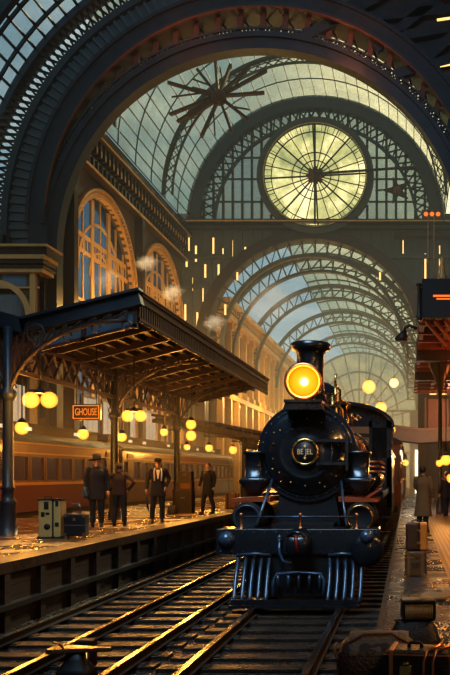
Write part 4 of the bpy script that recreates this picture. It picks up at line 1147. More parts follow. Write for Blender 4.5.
mb = MB(); mb.lathe([(.18,.8),(.18,2.9),(.3,3.3),(.55,4.0),(.75,4.5)], (2.6,FY+1,0), 'z', 14); mb.build('pier', M['ironbr'], t)
# bright slit between doors at the end of the right platform
o = struct_root('wall_right_end')
mb = MB().box(.15,.5,70,70.4,0,8).box(1.1,9,70,70.4,0,8).box(.5,1.1,70,70.4,4.6,8); mb.build('masonry', paint('pale_dusty_wall', (.5,.45,.36), .7, 0, .2, .6), o)
MB().box(.62,.98,70.2,70.25,.8,4.6).build('bright_doorway', M['slit'], o)
o = struct_root('wall_right')
MB().box(9,9.4,20,70,0,14).build('masonry', M['stone'], o)
# ================================================================== PEOPLE
def remesh(o, v, sm=4):
    r = o.modifiers.new('fuse', 'REMESH'); r.mode = 'VOXEL'; r.voxel_size = v; r.use_smooth_shade = True
    s = o.modifiers.new('smooth', 'SMOOTH'); s.iterations = sm; s.factor = .5
    return o
def person(label, loc, rz, H, armL, armR, coat, coatm, hem=.55, trm='trous', hair='hairb', hat=None, feet=((.1,.02),(-.1,-.04)), lean=0., group=None, extra=None, longhair=False, shirt=False):
    """local: faces -y. armL / armR: (elbow, wrist) points for the +x and -x arm"""
    s = H/1.75
    t = thing('person', label, 'person', loc, rz, group); t.scale = (s,s,s)
    hip = .93; sh = 1.43
    mb = MB()
    legs = []
    for (fx, fy), sx in zip(feet, (1,-1)):
        h = (sx*.095, 0, hip); k = ((sx*.1+fx)/2+0*sx, fy*.5-.02, .5); a = (fx, fy+.03, .09)
        legs.append((h,k,a))
        mb.tube([h,k,(a[0],a[1],.28),a], [.088,.06,.055,.042], 10)
        mb.ball((fx,fy-.03,.05), .05, 8, (.9,2.2,.8))
    mb.loft([(.88,0,0,.155,.105),(1.0,0,0,.15,.1),(1.12,0,0,.14,.095),(1.3,0,-.005,.17,.11),(1.42,0,0,.185,.09),(1.47,0,.01,.1,.07)], 16)
    mb.tube([(0,.01,1.42),(0,.0,1.56)], [.065,.055], 10)
    mb.loft([(1.49,0,-.02,.03,.04),(1.52,0,-.02,.055,.07),(1.57,0,-.015,.068,.085),(1.63,0,-.005,.076,.095),(1.69,0,.002,.075,.094),(1.73,0,.004,.055,.07),(1.75,0,.004,.02,.03)], 16)
    mb.loft([(1.575,0,-.1,.014,.02),(1.6,0,-.105,.012,.018),(1.63,0,-.09,.008,.012)], 8)           # nose
    for sx in (-1,1): mb.ball((sx*.078,.005,1.61), .02, 8, (.5,.9,1.5)); 
    mb.ball((0,-.092,1.545), .018, 8, (1.4,.5,.5))                                                  # mouth
    arms = []
    for sx, (e, w) in ((1,armL),(-1,armR)):
        S = Vector((sx*.19,.0,sh)); e = Vector(e); w = Vector(w); d = (w-e).normalized()
        mb.tube([S,e,w], [.052,.042,.028], 10); mb.ball(S, .058, 8)
        pm = w + d*.05
        mb.tube([w, pm, w+d*.09], [.028,.04,.036], 8)
        side = d.cross(Vector((0,1,0))); side = side.normalized() if side.length > .1 else Vector((1,0,0))
        f = side.cross(d).normalized()
        for q, ln in enumerate((.075,.088,.082,.062)):
            b0 = w+d*.085+f*(q-1.5)*.021
            mb.tube([b0, b0+d*ln*.5+side*.006, b0+d*ln*.85+side*.025], [.0105,.0095,.008], 6)
        mb.tube([w+d*.03+f*-.03, w+d*.06+f*-.06, w+d*.1+f*-.065], [.013,.011,.009], 6)
        arms.append((S,e,w,d))
    remesh(mb.build('body', M['skin'], t), .0085, 2)
    # eyes
    mb = MB()
    for sx in (-1,1): mb.ball((sx*.03,-.092,1.635), .009, 8)
    mb.build('eyes', M['hairb'], t)
    # trousers and shoes
    mb = MB()
    for h,k,a in legs: mb.tube([(h[0],h[1],hip+.03),(h[0]*1.05,h[1],.8),k,(a[0],a[1]+.0,.3),(a[0],a[1],.1)], [.1,.1,.078,.072,.07], 12)
    mb.loft([(.84,0,0,.16,.11),(.95,0,0,.17,.12),(1.04,0,0,.16,.112)], 16)
    remesh(mb.build('trousers', M[trm], t), .014, 3)
    for (fx,fy) in feet:
        mb = MB(); mb.loft([(0,fx,fy-.05,.05,.135),(.02,fx,fy-.05,.052,.14),(.06,fx,fy-.035,.048,.12),(.1,fx,fy+.02,.045,.06),(.12,fx,fy+.03,.045,.055)], 14, 2.4); mb.build('shoe', M['shoe'], t)
    # coat with sleeves
    mb = MB(); fl = max(0, 1.0-hem)
    rings = [(hem,0,.0,.19+.1*fl,.13+.09*fl),(hem+.02,0,0,.19+.1*fl,.13+.09*fl)]
    if hem < .8: rings.append((.8,0,0,.205,.145))
    rings += [(1.0,0,0,.185,.13),(1.12,0,0,.178,.125),(1.3,0,0,.19,.135),(1.4,0,.0,.175,.115),(1.455,0,.01,.125,.09),(1.5,0,.015,.085,.075)]
    mb.loft(rings, 20, 2.3)
    for S,e,w,d in arms: mb.tube([S+Vector((0,0,-.0)),e,w-d*.0], [.07,.06,.048], 12); mb.ball(S, .07, 10)
    mb.tube([(.075*math.cos(a*PI/8),.02+.07*math.sin(a*PI/8),1.49+.02*math.sin(a*PI/8)) for a in range(16)], .022, 6, True)
    remesh(mb.build('coat', M[coatm], t), .013, 3)
    if shirt == 'collar':
        MB().tube([(.07*math.cos(a*PI/8),.0+.07*math.sin(a*PI/8),1.525+.02*math.sin(a*PI/8)) for a in range(16)], .018, 6, True).build('collar', M['white'], t)
    elif shirt:
        mb = MB(); mb.prism([(-.05,-.128,1.46),(.05,-.128,1.46),(.012,-.15,1.2),(-.012,-.15,1.2)], (0,.03,0)); mb.build('shirt_front', M['white'], t)
        mb = MB(); mb.tube([(-.085,-.06,1.5),(-.1,-.135,1.4),(-.09,-.15,1.15)], .022, 6); mb.tube([(.085,-.06,1.5),(.1,-.135,1.4),(.09,-.15,1.15)], .022, 6); mb.build('scarf', M['white'], t)
    # hair
    mb = MB(); mb.loft([(1.6 if not longhair else 1.46,0,.035,.078,.075),(1.64,0,.022,.085,.09),(1.7,0,.012,.083,.1),(1.745,0,.008,.062,.08),(1.77,0,.01,.02,.03)], 16); mb.build('hair', M[hair], t)
    if hat == 'brim':
        h = MB(); h.lathe([(.001,.135),(.06,.14),(.095,.125),(.1,.0),(.1,-.005),(.2,.005),(.21,-.005),(.2,-.012),(.09,-.02)], (0,0,0), 'z', 24); hh = h.build('hat', M['greyf'], t); hh.rotation_euler = (-.08,-.1,0); hh.location = (0,0,1.69)
    elif hat == 'cap':
        h = MB(); h.loft([(1.68,0,-.01,.09,.11),(1.71,0,-.01,.105,.13),(1.75,0,0,.1,.12),(1.78,0,.01,.06,.08)], 18); h.loft([(1.672,0,-.12,.07,.06),(1.685,0,-.12,.07,.06)], 14); h.build('cap', M['charc'], t)
    return t
down = lambda s: ((s*.25,.03,1.16),(s*.26,-.05,.9))
p = at(97,528,1); 
d0 = (CAMZ-PZ)*F/(527-VPY)
per = person('man in black wide brimmed hat and dark coat, blue glove at hip', (at(97,475,d0).x, d0, PZ), .35, 1.82, down(1), ((-.26,.02,1.17),(-.25,-.06,.92)), True, 'navy', .68, hat='brim', feet=((.1,.0),(-.1,.03)))
mb = MB(); mb.loft([(.72,-.27,-.05,.05,.06),(.8,-.27,-.055,.062,.075),(.95,-.262,-.06,.06,.07),(1.0,-.26,-.04,.055,.06)], 12); g = mb.build('blue_glove', M['bluel'], per)
d1 = (CAMZ-PZ)*F/(526-VPY)
person('man seen from behind in short brown jacket, hands on hips, facing the train', (at(118,475,d1).x, d1+.1, PZ), PI+.15, 1.66, ((.42,.06,1.22),(.22,-.06,1.0)), ((-.42,.06,1.22),(-.22,-.06,1.0)), True, 'brownw', .86, feet=((.14,.0),(-.14,0)))
d2 = (CAMZ-PZ)*F/(522.5-VPY)
per = person('man in flat cap and long open black coat with pale scarf, holding a stick', (at(158,475,d2).x, d2, PZ), .3, 1.8, ((.3,.08,1.2),(.2,-.02,.98)), ((-.28,-.02,1.17),(-.3,-.12,.92)), True, 'charc', .72, hat='cap', feet=((.11,.02),(-.15,-.03)), shirt=True)
MB().tube([(-.33,-.17,.86),(-.27,-.1,.45),(-.24,-.05,.3)], [.014,.03,.008], 8).build('umbrella', M['black2'], per)
d3 = (CAMZ-PZ)*F/(514-VPY)
person('lone man in dark navy coat with white collar at far platform end', (at(208,475,d3).x, d3, PZ), -.35, 1.76, ((.24,.06,1.17),(.2,.02,.92)), ((-.27,.0,1.18),(-.3,-.08,.95)), True, 'navy', .66, shirt='collar', feet=((.13,.1),(-.14,-.12)))
d4 = 22.5
person('person in long tan overcoat seen from behind on the right platform', (at(423,475,d4).x, d4, RZ), PI-.35, 1.84, ((.24,-.06,1.2),(.16,-.22,1.06)), ((-.25,.02,1.17),(-.26,-.04,.92)), True, 'tanw', .42, longhair=False, feet=((.09,.0),(-.09,.02)))
d5 = 31.0
person('distant walker in dark clothes at the right edge under a lamp', (at(446,475,d5).x, d5, RZ), PI+.5, 1.72, down(1), down(-1), True, 'charc', .7, feet=((.1,.12),(-.1,-.14)))

# ================================================================== LUGGAGE
def handle(p0, p1, h, r, mat, parent, name='handle'):
    p0 = Vector(p0); p1 = Vector(p1); u = Vector((0,0,h))
    return MB().tube([p0, p0+u*.7, p0*.85+p1*.15+u, p0*.15+p1*.85+u, p1+u*.7, p1], r, 8).build(name, mat, parent)
# cream wardrobe trunk on the left platform
d = 17.2; x = at(52.5,475,d).x
t = thing('wardrobe_trunk', 'upright cream trunk with dark stickers beside the black case', 'trunk', (x, d, PZ), .12)
MB().box(-.23,.06,-.2,.2,.02,.83).build('main_shell', M['creamt'], t, bevel=.02)
MB().box(.075,.23,-.2,.2,.02,.83).build('lid', M['creamt'], t, bevel=.02)
mb = MB()
for a,b in ((-.24,-.21),(.04,.07),(.07,.1),(.21,.24)): mb.box(a,b,-.21,.21,.0,.05); mb.box(a,b,-.21,.21,.8,.845)
for z in (.0,.815): mb.box(-.24,.24,-.212,-.19,z,z+.03)
mb.box(.055,.08,-.212,.2,0,.845); mb.build('corner_fitting', M['leathb'], t)
MB().lathe([(.001,-.208),(.065,-.208),(.065,-.19)], (-.05,0,.25), 'y', 16).build('sticker', M['leathb'], t)
for a,b,c,d_ in ((-.11,-.02,.62,.78),(-.17,-.1,.46,.56),(-.08,0,.5,.55),(.12,.18,.68,.8),(.11,.19,.25,.34)): MB().box(a,b,-.207,-.19,c,d_).build('sticker', M['leathb'], t)
handle((-.16,0,.835),(-.02,0,.835),.05,.012,M['leathb'],t)
d = 17.3; x = at(76.6,475,d).x
t = thing('suitcase', 'black boxy case with raised handle beside the cream trunk', 'suitcase', (x, d, PZ))
MB().box(-.23,.23,-.13,.13,.03,.52).build('shell', M['leathb'], t, bevel=.03)
mb = MB(); mb.box(-.235,.235,-.135,.135,.26,.28)
for sx in (-.2,.2): mb.box(sx-.03,sx+.03,-.137,-.12,.44,.5); mb.box(sx-.03,sx+.03,-.137,-.12,.05,.11)
mb.build('trim_band', M['leathg'], t); handle((-.12,0,.52),(.08,0,.52),.2,.012,M['steel'],t)
mb = MB(); mb.box(-.03,.03,-.145,-.13,.37,.43); mb.build('lock', M['brass'], t)
mb = MB()
for sx in (-.18,.18): mb.lathe([(.001,-.02),(.03,-.02),(.03,.02),(.001,.02)], (sx,0,.03), 'x', 10)
mb.build('wheels', M['black2'], t)
# crates stacked by the third column
def crate(label, x, y, z, w, dd, h, mat, rz=0, name='crate', grp='crates stacked by the third column'):
    t = thing(name, label, 'crate', (x,y,z), rz, grp)
    MB().box(-w/2,w/2,-dd/2,dd/2,0,h).build('box', mat, t, bevel=.015)
    mb = MB()
    for sx in (-1,1):
        mb.box(*sorted((sx*w/2,sx*(w/2-.05))),-dd/2-.012,dd/2+.012,0,h); mb.box(*sorted((sx*w/2+sx*.012,sx*(w/2-.04))),-dd/2-.01,-dd/2+.05,0,h)
    mb.box(-w/2,w/2,-dd/2-.01,-dd/2+.01,0,.05); mb.box(-w/2,w/2,-dd/2-.01,-dd/2+.01,h-.05,h)
    mb.build('battens', M['ironbr'], t, bevel=.004)
    mb = MB(); mb.tube([(-.06,-dd/2-.01,h*.7),(-.05,-dd/2-.04,h*.66),(.05,-dd/2-.04,h*.66),(.06,-dd/2-.01,h*.7)], .01, 6); mb.build('rope_handle', M['rope'], t)
dc = (CAMZ-PZ)*F/(513-VPY); xc = at(185,475,dc).x
crate('tall dark crate standing on platform beside the third column, bottom of its stack', xc, dc, PZ, .58, .5, .82, M['leathb'])
crate('worn tan crate in the middle of the stack by the third column', xc+.06, dc, PZ+.82, .44, .4, .3, M['leathg'])
crate('small black crate on top of the stack by the third column', xc+.05, dc, PZ+1.12, .42, .4, .36, M['leathb'])
dq = 32.0; xq = at(232.5,475,dq).x
t = thing('suitcase', 'brown upright suitcase on the platform just left of the locomotive', 'suitcase', (xq, dq, PZ))
MB().box(-.27,.27,-.12,.12,0,.62).build('shell', M['leatht'], t, bevel=.03)
mb = MB()
for sx in (-.16,.16): mb.box(sx-.025,sx+.025,-.127,.127,-.0,.627)
mb.build('strap', M['leathb'], t); handle((-.08,0,.62),(.08,0,.62),.06,.012,M['leathb'],t)
xb = at(170.5,475,dc-1).x
t = thing('travel_bag', 'small black bag standing between the coat man and the crates', 'bag', (xb, dc-.8, PZ))
MB().loft([(0,0,0,.16,.1),(.03,0,0,.17,.11),(.22,0,0,.15,.08),(.3,0,0,.14,.03)], 16, 3).build('body', M['leathb'], t); handle((-.06,0,.29),(.06,0,.29),.09,.01,M['leathb'],t)

# right platform: trunk with suitcase on top
dt = (CAMZ-RZ)*F/(577-VPY); xt = at(415.5,475,dt).x
t = thing('trunk', 'low tan strapped trunk on the right platform with a suitcase on top', 'trunk', (xt, dt+.15, RZ))
MB().box(-.175,.175,-.14,.14,0,.4).build('shell', paint('dark_tan_trunk_leather', (.12,.055,.018), .4, 0, .5, 8, .3, 40), t, bevel=.025)
mb = MB()
for sx in (-.11,.11): mb.box(sx-.02,sx+.02,-.148,.148,-.0,.407)
mb.build('strap', M['leatht'], t)
mb = MB()
for sx in (-1,1):
    for z in (.0,.35): mb.box(*sorted((sx*.18,sx*.13)),-.147,-.1,z,z+.05)
mb.box(-.03,.03,-.15,-.13,.28,.34); mb.box(-.178,.178,-.143,-.13,.3,.312); mb.build('fitting', M['brass'], t); 
MB().tube([(-.05,-.145,.22),(-.045,-.17,.2),(.045,-.17,.2),(.05,-.145,.22)], .009, 6).build('handle', M['leathb'], t)
t = thing('suitcase', 'upright brown suitcase with bright orange end standing on the tan trunk', 'suitcase', (xt+.01, dt+.17, RZ+.407))
MB().box(-.16,.05,-.12,.12,0,.44).build('shell', paint('dark_brown_case_leather', (.075,.03,.012), .4, 0, .5, 8, .3, 40), t, bevel=.03)
MB().box(.05,.18,-.12,.12,0,.44).build('lid', M['leatho'], t, bevel=.03)
mb = MB(); mb.box(.04,.06,-.124,.124,0,.445); mb.box(-.165,-.15,-.122,.122,.02,.42); mb.build('seam', M['leathb'], t); handle((-.06,0,.44),(.06,0,.44),.035,.01,M['leathb'],t)
mb = MB(); mb.box(.01,.09,-.128,-.118,.3,.34); mb.box(.01,.09,-.128,-.118,.1,.14); mb.build('clasp', M['brass'], t)

# foreground luggage at the lower right
def frm(px, py, d): return at(px,py,d)
d = 5.5; zb = RZ
t = thing('duffel_bag', 'worn brown leather duffel bag with grey flap at the bottom edge', 'bag', (at(378,475,5.75).x, 5.75, zb), .0)
mb = MB(); n = 14
rings = []
prof = [(-.29,.1),(-.27,.19),(-.2,.245),(0,.26),(.2,.245),(.27,.19),(.29,.1)]
vs = []
for xx, r in prof:
    for j in range(20):
        a = 2*PI*j/20; c = math.cos(a); q = math.sin(a)
        c = math.copysign(abs(c)**.8, c); q = math.copysign(abs(q)**.8, q)
        vs.append((xx, c*r*.85, .235+q*r*.92*(1-.12*abs(xx))))
fs = [(i*20+j, i*20+(j+1)%20, (i+1)*20+(j+1)%20, (i+1)*20+j) for i in range(len(prof)-1) for j in range(20)] + [tuple(range(20)), tuple(reversed(range(120,140)))]
mb.add(vs, fs, True); o = mb.build('body', paint('dark_brown_duffel_leather', (.06,.036,.026), .45, 0, .5, 10, .4, 50), t); o.modifiers.new('sub','SUBSURF').levels = 2; o.modifiers['sub'].render_levels = 2
mb = MB()
vs = []; m_ = 10
for i in range(m_+1):
    a = math.radians(25+130*i/m_)
    for j in range(9):
        xx = -.2+.42*j/8; r = .262-.012*abs(j-4)/4
        vs.append((xx, -math.cos(a)*r*.86, .235+math.sin(a)*r*.96+.004*math.sin(j*2+i)))
mb.add(vs, [(i*9+j,i*9+j+1,(i+1)*9+j+1,(i+1)*9+j) for i in range(m_) for j in range(8)], True)
o = mb.build('flap', paint('grey_worn_flap_leather', (.17,.14,.11), .55, 0, .45, 9, .5, 40), t); sm = o.modifiers.new('thick','SOLIDIFY'); sm.thickness = .012
mb = MB(); mb.tube([(-.2,-.14,.42),(-.1,-.1,.475),(.1,-.1,.48),(.22,-.14,.42)], .01, 6); mb.tube([(-.28,-.12,.3),(-.31,-.05,.36),(-.3,.05,.38)], .012, 6); mb.build('strap', M['leathg'], t)
t = thing('hard_case', 'black hard case with copper band and brass lock, nearest the corner', 'suitcase', (at(417,475,5.25).x, 5.3, zb), -.12)
MB().box(-.2,.22,-.13,.13,0,.46).build('shell', M['leathb'], t, bevel=.035)
mb = MB(); mb.box(-.17,-.14,-.137,.137,-.0,.466); mb.box(-.205,.225,-.136,-.12,.43,.438); mb.build('copper_band', M['copper'], t, bevel=.006)
mb = MB()
for xx in (.06,.12): mb.tube([(xx,-.14,.0),(xx,-.145,.4),(xx+.02,-.12,.465),(xx+.09,0,.472),(xx+.1,.12,.465)], .012, 8)
mb.build('steel_loop', M['copper'], t)
mb = MB(); mb.box(-.1,-.02,-.145,-.125,.28,.37); mb.box(-.08,-.04,-.15,-.13,.37,.39); mb.build('lock', M['brass'], t, bevel=.006)
handle((-.05,0,.46),(.03,0,.46),.03,.012,M['leathb'],t)
t = thing('doctor_bag', 'black leather gladstone bag behind the hard case with a basket on it', 'bag', (at(414,475,6.9).x, 6.95, zb), .1)
MB().loft([(0,0,0,.2,.15),(.04,0,0,.225,.17),(.16,0,0,.235,.165),(.26,0,0,.2,.11),(.33,0,0,.16,.07),(.345,0,0,.15,.06)], 20, 3).build('body', M['leathb'], t)
mb = MB(); mb.box(-.17,.17,-.012,.012,.33,.352); mb.build('frame', M['steel'], t)
mb = MB(); mb.lathe([(.001,-.176),(.014,-.176),(.018,-.16)], (0,0,.17), 'y', 10); mb.build('stud', M['brass'], t)
t = thing('wicker_basket', 'small black framed basket with golden ribbed front on the gladstone bag', 'basket', (at(418,475,6.9).x, 6.97, zb+.352), .1)
MB().box(-.13,.13,-.09,.09,0,.02).build('base', M['black2'], t, bevel=.006)
mb = MB()
for i in range(17): xx = -.115+i*.0144; mb.tube([(xx,-.08,.02),(xx,-.088,.08),(xx,-.08,.13)], .0055, 6)
mb.build('ribbed_panel', M['gilt'], t); mb = MB()
for i in range(17): xx = -.115+i*.0144; mb.tube([(xx,.08,.02),(xx,.088,.08),(xx,.08,.13)], .0055, 6)
mb.build('ribbed_panel', M['gilt'], t)
mb = MB()
for sx in (-1,1): mb.box(*sorted((sx*.12,sx*.145)),-.1,.1,0,.17)
mb.box(-.145,.145,-.1,.1,.135,.175); mb.build('frame', M['black'], t, bevel=.012)
# coil of rope
t = thing('rope_coil', 'flat coil of pale rope lying on the right platform edge', 'rope', (at(437,475,10.2).x, 10.3, RZ+.03))
mb = MB(); pts = []
for i in range(150):
    a = i*2*PI/24; r = .2-.0008*i+.012*math.sin(a*3.1); pts.append((r*math.cos(a), r*math.sin(a), .016+.011*(i//24)*.9))
mb.tube(pts, .016, 7); mb.build('coil', M['rope'], t)
mb = MB(); mb.tube([(-.2,0,.016),(-.26,.02,.016),(-.34,-.02,.016)], .016, 7); mb.build('loose_end', M['rope'], t)

# ================================================================== STEAM
def steam_mat(dens):
    m, t, out = nt('steam')
    v = node(t, 'ShaderNodeVolumePrincipled'); v.inputs['Color'].default_value = (1,.95,.85,1); v.inputs['Anisotropy'].default_value = .3
    tc = node(t, 'ShaderNodeTexCoord'); nz = node(t, 'ShaderNodeTexNoise', Scale=2.2, Detail=4., Roughness=.6)
    L(t, tc.outputs['Object'], nz.inputs['Vector'])
    ln = node(t, 'ShaderNodeVectorMath'); ln.operation = 'LENGTH'; L(t, tc.outputs['Object'], ln.inputs[0])
    mr = node(t, 'ShaderNodeMapRange'); mr.inputs[1].default_value = .2; mr.inputs[2].default_value = 1; mr.inputs[3].default_value = .18; mr.inputs[4].default_value = -.42
    L(t, ln.outputs['Value'], mr.inputs[0])
    ad = node(t, 'ShaderNodeMath'); ad.operation = 'ADD'; L(t, nz.outputs['Fac'], ad.inputs[0]); L(t, mr.outputs[0], ad.inputs[1])
    m2 = node(t, 'ShaderNodeMapRange'); m2.inputs[1].default_value = .42; m2.inputs[2].default_value = .75; m2.inputs[3].default_value = 0; m2.inputs[4].default_value = dens
    L(t, ad.outputs[0], m2.inputs[0]); L(t, m2.outputs[0], v.inputs['Density'])
    v.inputs['Emission Color'].default_value = (1,.86,.62,1)
    m3 = node(t, 'ShaderNodeMath'); m3.operation = 'MULTIPLY'; m3.inputs[1].default_value = .3; L(t, m2.outputs[0], m3.inputs[0]); L(t, m3.outputs[0], v.inputs['Emission Strength'])
    L(t, v.outputs[0], out.inputs['Volume'])
    return m
SM = steam_mat(2.4); SM2 = steam_mat(.5)
for (px,py,d,sx,sz,l,m) in ((146,262,43,1.1,.7,'white steam puff drifting before the gilded arches, upper left one',SM), (172,292,42,1.0,.8,'white steam puff above the canopy roof edge, middle one',SM),
     (214,322,40,1.0,.7,'white steam puff above the canopy valance, lower right one',SM), (62,302,41,1.5,1.2,'pale steam cloud rising beside the lit pavilion',SM2), (108,278,42,1.3,1.1,'faint steam wisp before the nearest gilded arch',SM2),
     (268,300,22,1.6,1.2,'faint smoke drifting left from the locomotive chimney',SM2)):
    mb = MB(); mb.ball((0,0,0), 1, 24)
    o = mb.build('steam_puff', m); o.location = at(px,py,d); o.scale = (sx,.8,sz); tag(o, l, 'steam')
HZ_S, HZ_A, HZ_E, MIST, SKY, SUN, LOOK = .0018, .004, .006, .008, 1.1, 2.5, "Medium High Contrast"
# ================================================================== HAZE, SKY, LIGHTS, CAMERA
m, t, out = nt('emissive_haze')
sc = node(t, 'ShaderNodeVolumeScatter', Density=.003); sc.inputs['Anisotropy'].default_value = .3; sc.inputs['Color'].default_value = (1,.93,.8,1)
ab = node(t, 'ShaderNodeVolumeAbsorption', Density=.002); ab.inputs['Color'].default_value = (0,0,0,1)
em = node(t, 'ShaderNodeEmission', Strength=HZ_E)  # haze emits by itself, standing in for light scattered in the hall
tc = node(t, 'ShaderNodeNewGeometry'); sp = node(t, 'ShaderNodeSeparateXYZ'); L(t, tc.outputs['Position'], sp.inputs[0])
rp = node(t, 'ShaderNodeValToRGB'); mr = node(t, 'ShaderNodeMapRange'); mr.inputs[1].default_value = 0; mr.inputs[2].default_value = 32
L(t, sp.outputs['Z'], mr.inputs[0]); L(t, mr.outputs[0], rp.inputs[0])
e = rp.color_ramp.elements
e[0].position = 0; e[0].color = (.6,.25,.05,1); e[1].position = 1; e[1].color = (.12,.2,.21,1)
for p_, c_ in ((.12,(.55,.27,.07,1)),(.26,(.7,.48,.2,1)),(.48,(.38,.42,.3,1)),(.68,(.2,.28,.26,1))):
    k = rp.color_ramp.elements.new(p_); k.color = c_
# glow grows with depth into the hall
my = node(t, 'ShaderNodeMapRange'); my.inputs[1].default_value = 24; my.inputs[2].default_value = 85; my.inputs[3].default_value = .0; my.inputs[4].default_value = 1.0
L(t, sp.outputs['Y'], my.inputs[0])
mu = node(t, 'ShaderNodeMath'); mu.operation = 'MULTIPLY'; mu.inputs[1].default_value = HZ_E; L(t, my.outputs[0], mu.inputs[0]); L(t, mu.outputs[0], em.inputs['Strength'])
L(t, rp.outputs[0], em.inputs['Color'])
def rng(src, a, b, c, d):
    n = node(t, 'ShaderNodeMapRange'); n.inputs[1].default_value = a; n.inputs[2].default_value = b; n.inputs[3].default_value = c; n.inputs[4].default_value = d; L(t, src, n.inputs[0]); return n.outputs[0]
def mul(a, b):
    n = node(t, 'ShaderNodeMath'); n.operation = 'MULTIPLY'
    for i, v in enumerate((a, b)):
        if isinstance(v, float): n.inputs[i].default_value = v
        else: L(t, v, n.inputs[i])
    return n.outputs[0]
def add(a, b):
    n = node(t, 'ShaderNodeMath'); n.operation = 'ADD'; L(t, a, n.inputs[0]); L(t, b, n.inputs[1]); return n.outputs[0]
# thin air near the camera, thicker mist lying over the left platform where the lamps hang
mist = mul(mul(mul(rng(sp.outputs['X'], -5.5, -6.8, 0., 1.), rng(sp.outputs['Z'], 5.6, 4.2, 0., 1.)), rng(sp.outputs['Z'], 2.9, 3.6, .15, 1.)), rng(sp.outputs['Y'], 14, 20, 0., MIST))
L(t, add(rng(sp.outputs['Y'], 12, 40, 0., HZ_S), mist), sc.inputs['Density'])
L(t, rng(sp.outputs['Y'], 14, 50, 0., HZ_A), ab.inputs['Density'])
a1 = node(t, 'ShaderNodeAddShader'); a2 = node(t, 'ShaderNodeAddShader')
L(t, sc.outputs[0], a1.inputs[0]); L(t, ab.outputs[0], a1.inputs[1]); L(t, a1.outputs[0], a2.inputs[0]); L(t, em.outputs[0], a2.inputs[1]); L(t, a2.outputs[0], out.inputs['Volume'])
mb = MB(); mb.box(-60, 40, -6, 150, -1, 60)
o = mb.build('haze', m); tag(o, 'warm dusty haze with its own glow filling the station hall', 'haze', None, 'stuff')

w = bpy.data.worlds.new('sky'); scene.world = w; w.use_nodes = True
t = w.node_tree; t.nodes.clear(); out = t.nodes.new('ShaderNodeOutputWorld')
bg = node(t, 'ShaderNodeBackground', Strength=SKY)
tc = node(t, 'ShaderNodeTexCoord'); mp = node(t, 'ShaderNodeMapping', Scale=(1,1,2.2)); nz = node(t, 'ShaderNodeTexNoise', Scale=5., Detail=7., Roughness=.6)
L(t, tc.outputs['Generated'], mp.inputs[0]); L(t, mp.outputs[0], nz.inputs['Vector'])
rp = node(t, 'ShaderNodeValToRGB'); e = rp.color_ramp.elements; e[0].position = .42; e[0].color = (.11,.25,.34,1); e[1].position = .68; e[1].color = (.55,.6,.58,1)
L(t, nz.outputs['Fac'], rp.inputs[0])
# warm brightness round the low sun behind the hall, to the right
SUND = Vector((.26,.86,.45)).normalized()
dt_ = node(t, 'ShaderNodeVectorMath'); dt_.operation = 'DOT_PRODUCT'; dt_.inputs[1].default_value = SUND; L(t, tc.outputs['Generated'], dt_.inputs[0])
m1 = node(t, 'ShaderNodeMapRange'); m1.inputs[1].default_value = .9; m1.inputs[2].default_value = 1.; m1.inputs[3].default_value = 0; m1.inputs[4].default_value = 1; L(t, dt_.outputs['Value'], m1.inputs[0])
mx = node(t, 'ShaderNodeMix', data_type='RGBA'); mx.inputs[7].default_value = (2.0,1.75,.95,1); L(t, m1.outputs[0], mx.inputs[0]); L(t, rp.outputs[0], mx.inputs[6])
L(t, mx.outputs[2], bg.inputs[0]); L(t, bg.outputs[0], out.inputs[0])
sd = bpy.data.lights.new('sun', 'SUN'); sd.energy = SUN; sd.color = (1,.86,.55); sd.angle = .02
so = bpy.data.objects.new('sun', sd); COL.objects.link(so); so.rotation_euler = (-SUND).to_track_quat('-Z','Y').to_euler()

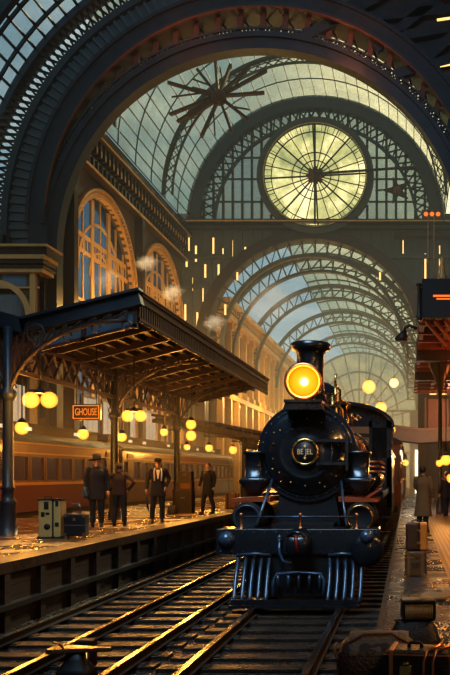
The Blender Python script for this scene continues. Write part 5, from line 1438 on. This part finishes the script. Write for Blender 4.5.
# warm lamps that light the gilded arcade and the far building from the gallery below them
for y in (43.5,49.5,55): plight('gallery_light', (-14.9,y,11.0), 700, (1,.55,.14), .3)
plight('gallery_light', (-20.5,40.5,12.5), 350, (1,.5,.12), .3)
for y in (66,78,92): plight('facade_light', (-12.0,y,8.5), 900, (1,.62,.22), .4)
plight('arch_light', (-3,35.5,22), 260, (1,.26,.06), .5)
plight('arch_light', (-10,35.5,22), 200, (1,.26,.06), .5)
# warm fill lights added out of view over the right platform
plight('platform_fill', (2.6,13,5.2), 160, (1,.55,.18), .3)
plight('platform_fill', (1.8,21,4.6), 70, (1,.5,.14), .3)

plight('platform_fill', (3.0,7.5,3.2), 190, (1,.48,.14), .3)  # this and the next added to brighten the luggage
plight('platform_fill', (1.4,2.2,3.8), 110, (1,.62,.3), .3)
for loc, tgt, e_, s_ in (((-4,5,15), (-2.6,15,2.5), 420, 7.), ((-6,8,25), (-7,38,22), 2000, 6.)):  # blue fill lamps, added unseen for highlights on locomotive and arch
    ad = bpy.data.lights.new('blue_fill', 'AREA'); ad.energy = e_; ad.color = (.45,.72,1); ad.size = s_; ad.spread = 1.2 if loc[1] < 7 else PI
    ao = bpy.data.objects.new('blue_fill', ad); COL.objects.link(ao); ao.location = loc; ao.rotation_euler = (Vector(tgt)-Vector(loc)).to_track_quat('-Z','Y').to_euler()
cd = bpy.data.cameras.new('camera'); cam = bpy.data.objects.new('camera', cd); COL.objects.link(cam)
cam.location = (0,0,CAMZ); cam.rotation_euler = (PI/2,0,0)
cd.sensor_fit = 'HORIZONTAL'; cd.sensor_width = 36; cd.lens = 36*F/450
cd.shift_x = -(VPX-225)/450; cd.shift_y = (VPY-337.5)/450
cd.clip_start = .1; cd.clip_end = 600
scene.camera = cam
cy = scene.cycles
cy.max_bounces = 6; cy.diffuse_bounces = 2; cy.glossy_bounces = 3; cy.transmission_bounces = 4; cy.volume_bounces = 0; cy.transparent_max_bounces = 24
cy.sample_clamp_indirect = 4; cy.sample_clamp_direct = 0; cy.caustics_reflective = False; cy.caustics_refractive = False
cy.use_denoising = True; cy.volume_step_rate = 1.0; cy.volume_max_steps = 64
scene.view_settings.view_transform = 'Standard'; scene.view_settings.look = 'None'
try: scene.view_settings.look = LOOK
except Exception: pass
scene.view_settings.gamma = 1; scene.view_settings.exposure = 0
